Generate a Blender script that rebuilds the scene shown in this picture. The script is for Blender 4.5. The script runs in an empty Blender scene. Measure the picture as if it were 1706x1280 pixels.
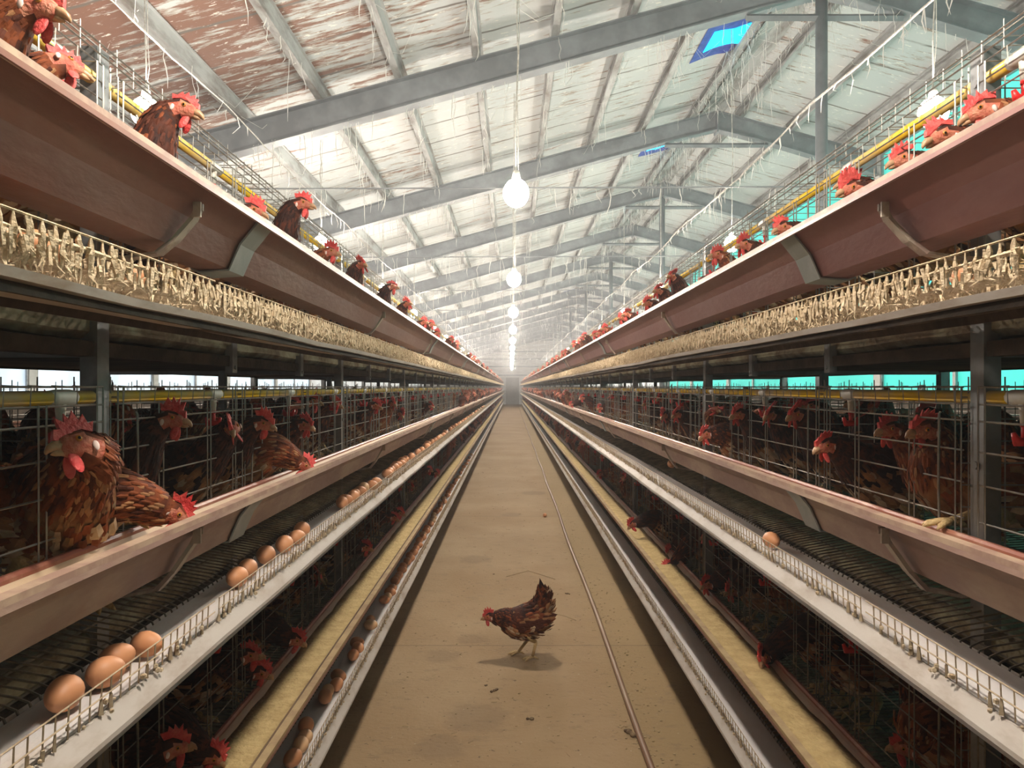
import bpy, math, random
from mathutils import Vector, Matrix
R = random.Random(7)
C = bpy.context.scene.collection
SC = bpy.context.scene
F = 1200.0      # focal length in pixels of the 1706 px frame
H = 1.4         # camera height
# ------------------------------------------------------------------ camera, world, exposure
cd = bpy.data.cameras.new('camera'); cam = bpy.data.objects.new('camera', cd); C.objects.link(cam)
cd.sensor_width = 36; cd.lens = F / 1706 * 36; cd.shift_y = 5 / 1706; cd.shift_x = 1 / 1706
cam.location = (0, 0, H); cam.rotation_euler = (math.pi / 2, 0, 0); cd.clip_start = 0.02; cd.clip_end = 200
SC.camera = cam
SC.view_settings.view_transform = 'Standard'; SC.view_settings.look = 'None'
SC.view_settings.gamma = 1; SC.view_settings.use_curve_mapping = False; SC.view_settings.exposure = 0.22
SC.cycles.max_bounces = 7
w = bpy.data.worlds.new('sky'); SC.world = w; w.use_nodes = True
w.node_tree.nodes['Background'].inputs[0].default_value = (.55, .75, 1, 1)
w.node_tree.nodes['Background'].inputs[1].default_value = .6
BULB = 430.0     # emission of each lamp globe
LAMP_COL = (1, .90, .78, 1)
# aisle lamps: x, z above the camera, distances
AISLE_LAMPS = [(.03, 1.23, .92 + 3.65 * k) for k in range(0, 14)]
SIDE_LAMPS = [(-2.13, 1.6, 4.2 + 3.85 * k) for k in range(0, 13)] + [(2.46, 1.6, 4.2 + 3.85 * k) for k in range(0, 13)]

# ------------------------------------------------------------------ materials
def mat(name, col, rough=.6, metal=0, col2=None, nscale=8, lo=.4, hi=.6, stretch=(1, 1, 1), bump=0, bscale=40, emis=None, spec=.4, rnd=0, coords='Object', detail=5):
    m = bpy.data.materials.new(name); m.use_nodes = True
    nt = m.node_tree; b = nt.nodes['Principled BSDF']; L = nt.links.new
    b.inputs['Base Color'].default_value = (*col, 1); b.inputs['Roughness'].default_value = rough
    b.inputs['Metallic'].default_value = metal; b.inputs['Specular IOR Level'].default_value = spec
    tc = nt.nodes.new('ShaderNodeTexCoord'); mp = nt.nodes.new('ShaderNodeMapping')
    L(tc.outputs[coords], mp.inputs[0]); mp.inputs['Scale'].default_value = stretch
    out = None
    if col2:
        n = nt.nodes.new('ShaderNodeTexNoise'); n.inputs['Scale'].default_value = nscale; n.inputs['Detail'].default_value = detail
        n.inputs['Roughness'].default_value = .65
        L(mp.outputs[0], n.inputs['Vector'])
        mr = nt.nodes.new('ShaderNodeMapRange'); mr.inputs[1].default_value = lo; mr.inputs[2].default_value = hi
        L(n.outputs[0], mr.inputs[0])
        mx = nt.nodes.new('ShaderNodeMix'); mx.data_type = 'RGBA'
        mx.inputs[6].default_value = (*col, 1); mx.inputs[7].default_value = (*col2, 1)
        L(mr.outputs[0], mx.inputs[0]); out = mx.outputs[2]; L(out, b.inputs['Base Color'])
    if rnd:
        oi = nt.nodes.new('ShaderNodeObjectInfo'); hs = nt.nodes.new('ShaderNodeHueSaturation')
        mr = nt.nodes.new('ShaderNodeMapRange'); mr.inputs[3].default_value = 1 - rnd; mr.inputs[4].default_value = 1 + rnd
        L(oi.outputs['Random'], mr.inputs[0]); L(mr.outputs[0], hs.inputs['Value'])
        if out: L(out, hs.inputs['Color'])
        else: hs.inputs['Color'].default_value = (*col, 1)
        L(hs.outputs[0], b.inputs['Base Color'])
    if bump:
        n = nt.nodes.new('ShaderNodeTexNoise'); n.inputs['Scale'].default_value = bscale; n.inputs['Detail'].default_value = 4
        L(mp.outputs[0], n.inputs['Vector'])
        bp = nt.nodes.new('ShaderNodeBump'); bp.inputs['Strength'].default_value = bump; bp.inputs['Distance'].default_value = .01
        L(n.outputs[0], bp.inputs['Height']); L(bp.outputs[0], b.inputs['Normal'])
    if emis:
        b.inputs['Emission Color'].default_value = (*emis[0], 1); b.inputs['Emission Strength'].default_value = emis[1]
        if len(emis) > 2:   # cloth folds vary the daylight that passes
            n = nt.nodes.new('ShaderNodeTexNoise'); n.inputs['Scale'].default_value = 1.3
            L(mp.outputs[0], n.inputs['Vector'])
            mr = nt.nodes.new('ShaderNodeMapRange'); mr.inputs[1].default_value = .35; mr.inputs[2].default_value = .65
            mr.inputs[3].default_value = emis[1] * .65; mr.inputs[4].default_value = emis[1] * 1.15
            L(n.outputs[0], mr.inputs[0]); L(mr.outputs[0], b.inputs['Emission Strength'])
    return m

def dust_up(m, dust, amount=.9, lo=.25, hi=.7):
    """settled dust lying on the surfaces that face up"""
    nt = m.node_tree; b = nt.nodes['Principled BSDF']; L = nt.links.new
    g = nt.nodes.new('ShaderNodeNewGeometry'); s = nt.nodes.new('ShaderNodeSeparateXYZ'); L(g.outputs['Normal'], s.inputs[0])
    n = nt.nodes.new('ShaderNodeTexNoise'); n.inputs['Scale'].default_value = 9; n.inputs['Detail'].default_value = 5
    L(g.outputs['Position'], n.inputs['Vector'])
    a = nt.nodes.new('ShaderNodeMath'); a.operation = 'MULTIPLY_ADD'; a.inputs[1].default_value = .8; L(n.outputs[0], a.inputs[0]); L(s.outputs[2], a.inputs[2])
    mr = nt.nodes.new('ShaderNodeMapRange'); mr.inputs[1].default_value = lo + .4; mr.inputs[2].default_value = hi + .4; mr.inputs[4].default_value = amount
    L(a.outputs[0], mr.inputs[0])
    mx = nt.nodes.new('ShaderNodeMix'); mx.data_type = 'RGBA'; L(mr.outputs[0], mx.inputs[0])
    src = b.inputs['Base Color'].links
    if src: L(src[0].from_socket, mx.inputs[6])
    else: mx.inputs[6].default_value = b.inputs['Base Color'].default_value[:]
    mx.inputs[7].default_value = (*dust, 1); L(mx.outputs[2], b.inputs['Base Color'])
    return m

M = {}
M['trough'] = dust_up(mat('trough_plastic', (.215, .092, .064), .42, 0, (.29, .16, .12), 6, .45, .75, (1, .35, 1), .15, 60), (.36, .25, .17), .9)
M['trough_r'] = dust_up(mat('trough_plastic_mauve', (.27, .118, .108), .42, 0, (.34, .18, .16), 6, .45, .75, (1, .35, 1), .15, 60), (.36, .25, .17), .9)
M['trough_d'] = dust_up(mat('trough_plastic_dusty', (.30, .185, .15), .6, 0, (.42, .30, .22), 7, .42, .62, (1, .4, 1), .2, 50), (.52, .38, .25), .95, .1, .5)
M['rim_y'] = mat('trough_rim_mash', (.40, .29, .15), .8, 0, (.30, .20, .11), 14, .4, .6)
M['rim'] = mat('trough_rim', (.33, .205, .16), .5, 0, (.46, .33, .235), 14, .4, .6)
M['inner_rim'] = mat('trough_inner_rim', (.27, .09, .06), .4, 0, (.42, .22, .15), 12, .5, .7)
M['feed'] = mat('feed', (.36, .23, .12), .95, 0, (.50, .36, .17), 30, .35, .65, bump=.8, bscale=70)
M['feed_y'] = mat('feed_mash', (.42, .30, .13), .95, 0, (.56, .42, .20), 22, .35, .65, bump=.8, bscale=70)
M['steel'] = mat('galvanised_steel', (.30, .31, .32), .45, .6, (.20, .19, .18), 7, .4, .65, bump=.1)
M['bracketm'] = mat('bracket_plastic', (.27, .19, .15), .6, 0, (.42, .34, .26), 18, .45, .6)
M['strap'] = mat('joint_strap_steel', (.33, .36, .34), .5, .35, (.42, .44, .42), 9, .4, .6)
M['wire'] = mat('cage_wire', (.33, .32, .30), .5, .5, (.25, .20, .16), 20, .4, .7)
M['dusty_wire'] = mat('dusty_wire', (.52, .42, .29), .95, 0, (.30, .22, .14), 40, .35, .65)
M['fluff'] = mat('dust_fluff', (.66, .54, .38), 1, 0, (.40, .29, .17), 60, .35, .7, bump=.6, bscale=120)
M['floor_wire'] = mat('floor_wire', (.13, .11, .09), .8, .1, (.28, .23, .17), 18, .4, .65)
M['belt'] = mat('egg_belt_cloth', (.60, .57, .56), .8, 0, (.55, .47, .40), 10, .5, .8, (1, .5, 1), .1, 90)
M['lip'] = mat('tray_lip', (.48, .435, .39), .55, 0, (.33, .26, .20), 16, .45, .7, (1, .4, 1), .1)
M['manure'] = mat('manure_belt', (.40, .38, .26), .8, 0, (.17, .12, .07), 9, .42, .62, (1, .6, 1), .4, 30)
M['dark'] = mat('crust_and_shade', (.045, .032, .024), .9, 0, (.09, .065, .045), 6, .4, .6, bump=.3)  # crusted undersides; also painted shade on the top-tier egg return belt
M['pipe'] = dust_up(mat('yellow_pipe', (.86, .56, .03), .35, 0, (.66, .50, .28), 5, .45, .6, (1, .6, 1)), (.50, .39, .26), .85, .3, .8)
M['white'] = mat('white_plastic', (.66, .64, .58), .5, 0, (.5, .44, .36), 12, .5, .8)
M['red'] = mat('red_plastic', (.60, .02, .02), .35)
M['beam'] = mat('painted_roof_steel', (.18, .19, .205), .55, .1, (.28, .30, .32), 3, .4, .7, bump=.05)
M['purlin'] = mat('purlin_steel', (.38, .39, .39), .6, .1, (.14, .12, .105), 6, .42, .68, (1, .3, 1))
M['web'] = mat('cobweb', (.72, .71, .68), 1)
M['rope'] = mat('dusty_rope', (.66, .64, .60), 1, 0, (.45, .42, .38), 30)
M['egg'] = mat('egg_shell', (.58, .255, .115), .5, 0, (.64, .31, .16), 4, .3, .7, rnd=.16)
M['egg_pale'] = mat('pale_egg_shell', (.66, .40, .22), .5, 0, (.70, .46, .26), 4, .3, .7, rnd=.12)
M['skin'] = mat('face_skin', (.40, .085, .05), .6, 0, (.50, .20, .12), 60, .4, .65, bump=.5, bscale=160)
M['comb'] = mat('comb_skin', (.62, .045, .045), .5, 0, (.72, .14, .12), 50, .4, .7, bump=.4, bscale=200, rnd=.15)
M['beak'] = mat('beak_horn', (.36, .19, .095), .4, 0, (.46, .28, .16), 50, .4, .6)
M['lobe'] = mat('ear_lobe', (.72, .55, .50), .6)
M['eye'] = mat('eye', (.50, .20, .04), .15)
M['pupil'] = mat('pupil', (.01, .008, .006), .1)
M['leg'] = mat('scaly_leg', (.62, .45, .22), .6, 0, (.46, .31, .14), 60, .4, .6, bump=.5, bscale=200)
M['black'] = mat('dark_rubber', (.03, .03, .03), .6)
M['curtain'] = mat('turquoise_curtain', (.05, .45, .42), .8, emis=((.07, .80, .66), .58, 1), stretch=(1, .35, .8))
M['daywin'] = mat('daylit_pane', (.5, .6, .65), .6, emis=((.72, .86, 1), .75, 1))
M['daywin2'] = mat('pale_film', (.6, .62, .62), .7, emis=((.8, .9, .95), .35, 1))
M['sky_sheet'] = mat('skylight_sheet', (.0, .3, .5), .5, emis=((0.0, .62, 1.0), 1.6))
M['sky_frame'] = mat('skylight_film', (.01, .03, .30), .4, 0, (.05, .08, .45), 12, .4, .6)
M['wall'] = mat('whitewashed_wall', (.62, .62, .61), .8, 0, (.45, .44, .42), 1.5, .4, .7, (1, 1, 4))
M['doorm'] = mat('grey_door', (.25, .24, .23), .7, 0, (.33, .32, .30), 2, .4, .6)
M['pipebrown'] = mat('floor_pipe', (.22, .12, .07), .5, 0, (.30, .2, .12), 5, .4, .7, (1, .3, 1))
M['dropping'] = mat('dropping', (.10, .06, .035), .9, 0, (.22, .15, .08), 40)
M['straw'] = mat('straw', (.38, .28, .16), .9)
mb_ = bpy.data.materials.new('lamp_glass'); mb_.use_nodes = True
b_ = mb_.node_tree.nodes['Principled BSDF']; b_.inputs['Base Color'].default_value = (.9, .9, .9, 1)
b_.inputs['Emission Color'].default_value = LAMP_COL; b_.inputs['Emission Strength'].default_value = BULB
M['bulb'] = mb_

def plumage_material():
    m = bpy.data.materials.new('plumage'); m.use_nodes = True; nt = m.node_tree; L = nt.links.new; b = nt.nodes['Principled BSDF']
    b.inputs['Roughness'].default_value = .75; b.inputs['Specular IOR Level'].default_value = .25
    at = nt.nodes.new('ShaderNodeAttribute'); at.attribute_name = 'Col'
    tc = nt.nodes.new('ShaderNodeTexCoord'); n = nt.nodes.new('ShaderNodeTexNoise'); n.inputs['Scale'].default_value = 45; n.inputs['Detail'].default_value = 4
    L(tc.outputs['Object'], n.inputs['Vector'])
    oi = nt.nodes.new('ShaderNodeObjectInfo')
    a = nt.nodes.new('ShaderNodeMath'); a.operation = 'MULTIPLY_ADD'; a.inputs[1].default_value = .9; a.inputs[2].default_value = .5; L(n.outputs[0], a.inputs[0])
    a2 = nt.nodes.new('ShaderNodeMath'); a2.operation = 'MULTIPLY_ADD'; a2.inputs[1].default_value = .0; a2.inputs[2].default_value = .9; L(oi.outputs['Random'], a2.inputs[0])
    a3 = nt.nodes.new('ShaderNodeMath'); a3.operation = 'MULTIPLY'; L(a.outputs[0], a3.inputs[0]); L(a2.outputs[0], a3.inputs[1])
    hs = nt.nodes.new('ShaderNodeHueSaturation'); L(a3.outputs[0], hs.inputs['Value']); L(at.outputs['Color'], hs.inputs['Color']); L(hs.outputs[0], b.inputs['Base Color'])
    bp = nt.nodes.new('ShaderNodeBump'); bp.inputs['Strength'].default_value = .5; bp.inputs['Distance'].default_value = .006
    L(n.outputs[0], bp.inputs['Height']); L(bp.outputs[0], b.inputs['Normal'])
    return m
M['plumage'] = plumage_material()

def floor_material():
    m = bpy.data.materials.new('dusty_concrete'); m.use_nodes = True; nt = m.node_tree; L = nt.links.new; b = nt.nodes['Principled BSDF']
    b.inputs['Roughness'].default_value = .8; b.inputs['Specular IOR Level'].default_value = .25
    g = nt.nodes.new('ShaderNodeNewGeometry')
    def noise(sc, det=6, st=(1, 1, 1), rough=.6):
        mp = nt.nodes.new('ShaderNodeMapping'); mp.inputs['Scale'].default_value = st; L(g.outputs['Position'], mp.inputs[0])
        n = nt.nodes.new('ShaderNodeTexNoise'); n.inputs['Scale'].default_value = sc; n.inputs['Detail'].default_value = det; n.inputs['Roughness'].default_value = rough
        L(mp.outputs[0], n.inputs['Vector']); return n.outputs[0]
    def rng(s, lo, hi, a=0, b2=1):
        r = nt.nodes.new('ShaderNodeMapRange'); r.inputs[1].default_value = lo; r.inputs[2].default_value = hi; r.inputs[3].default_value = a; r.inputs[4].default_value = b2
        L(s, r.inputs[0]); return r.outputs[0]
    def mix(f, c1, c2, mode='MIX'):
        x = nt.nodes.new('ShaderNodeMix'); x.data_type = 'RGBA'; x.blend_type = mode; L(f, x.inputs[0])
        if isinstance(c1, tuple): x.inputs[6].default_value = (*c1, 1)
        else: L(c1, x.inputs[6])
        if isinstance(c2, tuple): x.inputs[7].default_value = (*c2, 1)
        else: L(c2, x.inputs[7])
        return x.outputs[2]
    c = mix(rng(noise(1.1), .35, .65), (.30, .195, .10), (.37, .26, .150))
    sx = nt.nodes.new('ShaderNodeSeparateXYZ'); L(g.outputs['Position'], sx.inputs[0])
    # litter trodden along the right-hand edge of the walkway
    c = mix(rng(sx.outputs[0], .40, .56, 0, .75), c, (.31, .215, .105))
    c = mix(rng(noise(9, 6, (1, 1.6, 1)), .58, .72, 0, .55), c, (.20, .14, .085))
    c = mix(rng(noise(38, 3), .64, .72, 0, .85), c, (.12, .08, .045))
    c = mix(rng(noise(5, 8, (1, 2.2, 1), .75), .56, .66, 0, .45), c, (.22, .155, .09))
    c = mix(rng(noise(60, 2), .70, .76, 0, .6), c, (.55, .48, .36))
    # dried wet patches, each with its own outline
    vt = noise(14, 3)
    for (x, y, r) in ((-.29, 5.85, .11), (-.22, 4.0, .065), (-.36, 3.75, .07), (-.15, 3.05, .12), (.0, 7.9, .1), (-.28, 2.8, .08), (.3, 9.5, .15)):
        v = nt.nodes.new('ShaderNodeVectorMath'); v.operation = 'DISTANCE'; v.inputs[1].default_value = (x, y, 0); L(g.outputs['Position'], v.inputs[0])
        ad = nt.nodes.new('ShaderNodeMath'); ad.operation = 'MULTIPLY_ADD'; ad.inputs[1].default_value = .12; L(vt, ad.inputs[0]); L(v.outputs['Value'], ad.inputs[2])
        c = mix(rng(ad.outputs[0], r + .05, r + .10, .32, 0), c, (.15, .10, .06))
    # joints between the poured slabs
    wv = nt.nodes.new('ShaderNodeMath'); wv.operation = 'PINGPONG'; wv.inputs[1].default_value = 1.95; L(sx.outputs[1], wv.inputs[0])
    c = mix(rng(wv.outputs[0], 0, .012, .5, 0), c, (.12, .085, .05))
    L(c, b.inputs['Base Color'])
    bp = nt.nodes.new('ShaderNodeBump'); bp.inputs['Strength'].default_value = .5; bp.inputs['Distance'].default_value = .01
    L(noise(45, 5), bp.inputs['Height']); L(bp.outputs[0], b.inputs['Normal'])
    return m

def ceiling_material():
    m = bpy.data.materials.new('peeling_insulation_board'); m.use_nodes = True; nt = m.node_tree; L = nt.links.new; b = nt.nodes['Principled BSDF']
    b.inputs['Roughness'].default_value = .7
    g = nt.nodes.new('ShaderNodeNewGeometry'); sx = nt.nodes.new('ShaderNodeSeparateXYZ'); L(g.outputs['Position'], sx.inputs[0])
    def noise(sc, det, st, rough=.65):
        mp = nt.nodes.new('ShaderNodeMapping'); mp.inputs['Scale'].default_value = st; L(g.outputs['Position'], mp.inputs[0])
        n = nt.nodes.new('ShaderNodeTexNoise'); n.inputs['Scale'].default_value = sc; n.inputs['Detail'].default_value = det; n.inputs['Roughness'].default_value = rough
        L(mp.outputs[0], n.inputs['Vector']); return n.outputs[0]
    def rng(s, lo, hi, a=0, b2=1):
        r = nt.nodes.new('ShaderNodeMapRange'); r.inputs[1].default_value = lo; r.inputs[2].default_value = hi; r.inputs[3].default_value = a; r.inputs[4].default_value = b2
        L(s, r.inputs[0]); return r.outputs[0]
    def mth(op, a, b2):
        x = nt.nodes.new('ShaderNodeMath'); x.operation = op
        for i, s in enumerate((a, b2)):
            if isinstance(s, (int, float)): x.inputs[i].default_value = s
            else: L(s, x.inputs[i])
        return x.outputs[0]
    def mix(f, c1, c2):
        x = nt.nodes.new('ShaderNodeMix'); x.data_type = 'RGBA'; L(f, x.inputs[0])
        for i, s in ((6, c1), (7, c2)):
            if isinstance(s, tuple): x.inputs[i].default_value = (*s, 1)
            else: L(s, x.inputs[i])
        return x.outputs[2]
    streak = noise(2.2, 9, (1, 5.5, 1), .72)
    big = noise(.55, 3, (1, 1, 1))
    # the film is worst near the entrance on the low side of the roof
    px = rng(sx.outputs[0], .3, -3.0, 0, .26); py = rng(sx.outputs[1], 9.5, 4.0, 0, 1)
    bias = mth('ADD', mth('MULTIPLY', px, py), mth('MULTIPLY', mth('SUBTRACT', big, .5), .30))
    k = mth('ADD', streak, bias)
    c = mix(rng(big, .35, .65), (.54, .555, .55), (.475, .51, .52))
    c = mix(rng(k, .565, .60, 0, .75), c, (.33, .27, .22))
    c = mix(rng(k, .62, .66), c, (.20, .095, .062))
    c = mix(rng(noise(9, 4, (1, 3, 1)), .62, .66, 0, .9), c, (.78, .76, .70))
    # laps between the boards, running down the slope
    yy = mth('ADD', sx.outputs[1], mth('MULTIPLY', noise(3, 2, (1, 1, 1)), .05))
    wv = nt.nodes.new('ShaderNodeMath'); wv.operation = 'PINGPONG'; wv.inputs[1].default_value = .305; L(yy, wv.inputs[0])
    lap = mth('MULTIPLY', rng(wv.outputs[0], .006, .022, 1, 0), rng(noise(1.6, 4, (1, 3, 1)), .36, .52))
    c = mix(lap, c, (.13, .115, .10))
    L(c, b.inputs['Base Color'])
    bp = nt.nodes.new('ShaderNodeBump'); bp.inputs['Strength'].default_value = .4; bp.inputs['Distance'].default_value = .02
    L(k, bp.inputs['Height']); L(bp.outputs[0], b.inputs['Normal'])
    return m

# ------------------------------------------------------------------ mesh helpers
class MB:
    def __init__(s): s.v = []; s.f = []; s.mi = []; s.c = []
    def add(s, vs, fs, mi=0, col=None):
        o = len(s.v); s.v += [tuple(v) for v in vs]; s.f += [tuple(i + o for i in f) for f in fs]; s.mi += [mi] * len(fs)
        s.c += [col or (1, 1, 1)] * len(vs) if not isinstance(col, list) else col
    def box(s, a, b, mi=0):
        (x0, y0, z0), (x1, y1, z1) = a, b
        s.add([(x0, y0, z0), (x1, y0, z0), (x1, y1, z0), (x0, y1, z0), (x0, y0, z1), (x1, y0, z1), (x1, y1, z1), (x0, y1, z1)],
              [(3, 2, 1, 0), (4, 5, 6, 7), (0, 1, 5, 4), (1, 2, 6, 5), (2, 3, 7, 6), (3, 0, 4, 7)], mi)
    def tube(s, pts, r, n=4, mi=0, cap=True, col=None):
        pts = [Vector(p) for p in pts]; k = len(pts); rs = r if isinstance(r, (list, tuple)) else [r] * k
        side = None; vs = []
        for i, p in enumerate(pts):
            t = (pts[min(i + 1, k - 1)] - pts[max(i - 1, 0)])
            if t.length < 1e-9: t = Vector((0, 0, 1))
            t.normalize()
            if side is None:
                side = t.orthogonal().normalized()
            side = side - t * side.dot(t)
            if side.length < 1e-6: side = t.orthogonal()
            side.normalize(); nn = t.cross(side)
            for j in range(n):
                a = 2 * math.pi * (j + .5) / n
                vs.append(p + (side * math.cos(a) + nn * math.sin(a)) * rs[i])
        fs = [(i * n + j, i * n + (j + 1) % n, (i + 1) * n + (j + 1) % n, (i + 1) * n + j) for i in range(k - 1) for j in range(n)]
        if cap: fs += [tuple(range(n))[::-1], tuple((k - 1) * n + j for j in range(n))]
        s.add(vs, fs, mi, col)
    def extrude_y(s, prof, y0, y1, mi=0, closed=True, ys=None, wob=None):
        ys = ys or [y0, y1]; n = len(prof); vs = []
        for y in ys:
            for (x, z) in prof:
                dz = wob(y, x, z) if wob else 0
                vs.append((x, y, z + dz))
        m = n if closed else n - 1
        fs = [(i * n + j, (i + 1) * n + j, (i + 1) * n + (j + 1) % n, i * n + (j + 1) % n) for i in range(len(ys) - 1) for j in range(m)]
        if closed: fs += [tuple(range(n)), tuple((len(ys) - 1) * n + j for j in range(n))[::-1]]
        s.add(vs, fs, mi)
    def ball(s, c, r, n=8, m=6, mi=0, rot=None, shape=None, col=None):
        rx, ry, rz = r if isinstance(r, (tuple, list)) else (r, r, r); vs = []; c = Vector(c)
        for i in range(m + 1):
            th = math.pi * i / m
            for j in range(n):
                ph = 2 * math.pi * j / n
                v = Vector((rx * math.sin(th) * math.cos(ph), ry * math.sin(th) * math.sin(ph), rz * math.cos(th)))
                if shape: v = shape(v)
                if rot: v = rot @ v
                vs.append(c + v)
        fs = [(i * n + j, (i + 1) * n + j, (i + 1) * n + (j + 1) % n, i * n + (j + 1) % n) for i in range(m) for j in range(n)]
        s.add(vs, fs, mi, col)
    def mesh(s, name, mats, smooth=False):
        me = bpy.data.meshes.new(name); me.from_pydata(s.v, [], s.f)
        for m in mats if isinstance(mats, (list, tuple)) else [mats]: me.materials.append(M[m] if isinstance(m, str) else m)
        me.polygons.foreach_set('material_index', s.mi)
        if any(c != (1, 1, 1) for c in s.c):
            ca = me.color_attributes.new('Col', 'FLOAT_COLOR', 'POINT')
            ca.data.foreach_set('color', [x for c in s.c for x in (*c, 1)])
        if smooth: me.polygons.foreach_set('use_smooth', [True] * len(me.polygons))
        me.update(); me.validate()
        return me

def thick(path, t):
    """closed outline of an open polyline given a sheet thickness"""
    P = [Vector(p).to_2d() for p in path]; out = []
    for i, p in enumerate(P):
        d = (P[min(i + 1, len(P) - 1)] - P[max(i - 1, 0)]).normalized(); nrm = Vector((-d.y, d.x))
        out.append(p + nrm * t)
    return [tuple(p) for p in P] + [tuple(p) for p in out[::-1]]

def link(name, me, parent=None, loc=(0, 0, 0), rot=(0, 0, 0), scale=(1, 1, 1)):
    o = bpy.data.objects.new(name, me); C.objects.link(o); o.location = loc; o.rotation_euler = rot; o.scale = scale
    if parent: o.parent = parent
    return o
def tag(o, label=None, cat=None, group=None, kind=None):
    for k, v in (('label', label), ('category', cat), ('group', group), ('kind', kind)):
        if v: o[k] = v
    return o
def empty(name, loc, scale=(1, 1, 1), rot=(0, 0, 0)):
    return link(name, None, None, loc, rot, scale)
ONES = 'zeroth first second third fourth fifth sixth seventh eighth ninth tenth eleventh twelfth thirteenth fourteenth fifteenth sixteenth seventeenth eighteenth nineteenth'.split()
TENS = {2: ('twenty', 'twentieth'), 3: ('thirty', 'thirtieth'), 4: ('forty', 'fortieth'), 5: ('fifty', 'fiftieth'), 6: ('sixty', 'sixtieth'), 7: ('seventy', 'seventieth'), 8: ('eighty', 'eightieth'), 9: ('ninety', 'ninetieth')}
def nth(i):
    if i < 20: return ONES[i]
    if i >= 100: return 'hundredth' if i == 100 else 'hundred-and-' + nth(i - 100)
    t, o = divmod(i, 10); return TENS[t][1] if o == 0 else TENS[t][0] + '-' + ONES[o]
SIDES = {'left': (-1, 0.0), 'right': (1, 0.11)}     # mirror, sideways offset of the rack
TIER = {3: 'top', 2: 'middle', 1: 'bottom'}
def tz(t): return H + .605 * (t - 2)
UNIT, Y0, NU = 1.95, -0.57, 28
YE = Y0 + UNIT * NU

# ------------------------------------------------------------------ the barn
RX, RZ, PITCH = 3.0, 4.17 + H, .27
def roof_z(x): return RZ - PITCH * abs(x - RX)
XL, XR, YB, YF = -7.0, 5.35, 58.0, -4.2
m = MB(); m.box((XL - .2, YF - .2, -.15), (XR + .2, YB + .2, 0)); tag(link('floor', m.mesh('floor', floor_material())), 'dusty tan concrete floor of the barn', kind='structure')
m = MB()
for (xa, xb) in ((XL - .2, RX), (RX, XR + .2)):
    za, zb = roof_z(xa), roof_z(xb)
    m.add([(xa, YF, za), (xb, YF, zb), (xb, YB, zb), (xa, YB, za), (xa, YF, za + .08), (xb, YF, zb + .08), (xb, YB, zb + .08), (xa, YB, za + .08)],
          [(0, 3, 2, 1), (4, 5, 6, 7), (0, 1, 5, 4), (2, 3, 7, 6), (1, 2, 6, 5), (3, 0, 4, 7)])
tag(link('ceiling', m.mesh('ceiling', ceiling_material())), 'sloping roof lining of peeling whitish boards', kind='structure')

FR = [6.9 + 3.65 * k for k in range(-2, 14)]
def wall_side(name, x, s, zlo, zhi, wmat, wkind):
    # s = +1: wall stands at x and beyond. A solid base, a head strip and piers around window openings
    zt = roof_z(x); m = MB()
    m.box((x, YF, 0), (x + s * .15, YB, zlo)) if s > 0 else m.box((x - .15, YF, 0), (x, YB, zlo))
    x0, x1 = (x, x + .15) if s > 0 else (x - .15, x)
    m.box((x0, YF, zhi), (x1, YB, zt + .05))
    ys = [YF] + FR + [YB]
    for y in ys: m.box((x0, y - .09, zlo), (x1, y + .09, zhi))
    tag(link(name, m.mesh(name, 'wall')), kind='structure')
    for i in range(len(ys) - 1):
        a, b = ys[i] + .09, ys[i + 1] - .09
        wi = MB(); wi.box((x0 + .06, a, zlo), (x1 - .06, b, zhi))
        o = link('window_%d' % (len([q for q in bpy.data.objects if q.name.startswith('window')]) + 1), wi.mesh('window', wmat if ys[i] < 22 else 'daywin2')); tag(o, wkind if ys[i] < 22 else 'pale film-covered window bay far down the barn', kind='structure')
        fr = MB(); xm = x0 + .04 if s > 0 else x1 - .04
        for y in (a, (a + b) / 2, b): fr.box((min(xm, xm - s * .03), y - .03, zlo), (max(xm, xm - s * .03), y + .03, zhi))
        for z in (zlo, zhi): fr.box((min(xm, xm - s * .03), a, z - .03), (max(xm, xm - s * .03), b, z + .03))
        link('window_frame', fr.mesh('window_frame', 'steel'), o)
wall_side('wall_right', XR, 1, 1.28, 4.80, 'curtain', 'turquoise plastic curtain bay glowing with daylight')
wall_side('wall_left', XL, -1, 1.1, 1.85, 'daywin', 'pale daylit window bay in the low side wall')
# gable ends
for nm, y0, y1 in (('wall_back', YB, YB + .15), ('wall_front', YF - .15, YF)):
    m = MB(); prof = [(XL, 0), (XR, 0), (XR, roof_z(XR)), (RX, RZ), (XL, roof_z(XL))]
    n = 5; m.add([(x, y, z) for y in (y0, y1) for (x, z) in prof], [tuple(range(5)), tuple(range(9, 4, -1))] + [(i, i + 5, (i + 1) % 5 + 5, (i + 1) % 5) for i in range(5)])
    tag(link(nm, m.mesh(nm, 'wall')), kind='structure')
# ribs on the far gable
for i, z in enumerate((2.3, 3.0, 3.6, 4.2)):
    m = MB(); m.box((XL, YB - .06, z), (XR, YB, z + .09)); tag(link('trim_%d' % (i + 1), m.mesh('trim', 'beam')), kind='structure')
m = MB(); m.box((-.45, YB - .08, 0), (.62, YB - .01, 2.15)); d = link('door_1', m.mesh('door', 'doorm')); tag(d, 'grey sliding door at the far end of the aisle', kind='structure')
m = MB(); [m.box(*b) for b in (((-.55, YB - .1, 0), (-.45, YB, 2.25)), ((.62, YB - .1, 0), (.72, YB, 2.25)), ((-.55, YB - .1, 2.15), (.72, YB, 2.25)))]; link('door_frame', m.mesh('door_frame', 'wall'), d)
m = MB(); m.box((.45, YB - .13, .95), (.52, YB - .08, 1.15)); link('door_handle', m.mesh('door_handle', 'steel'), d)

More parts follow.
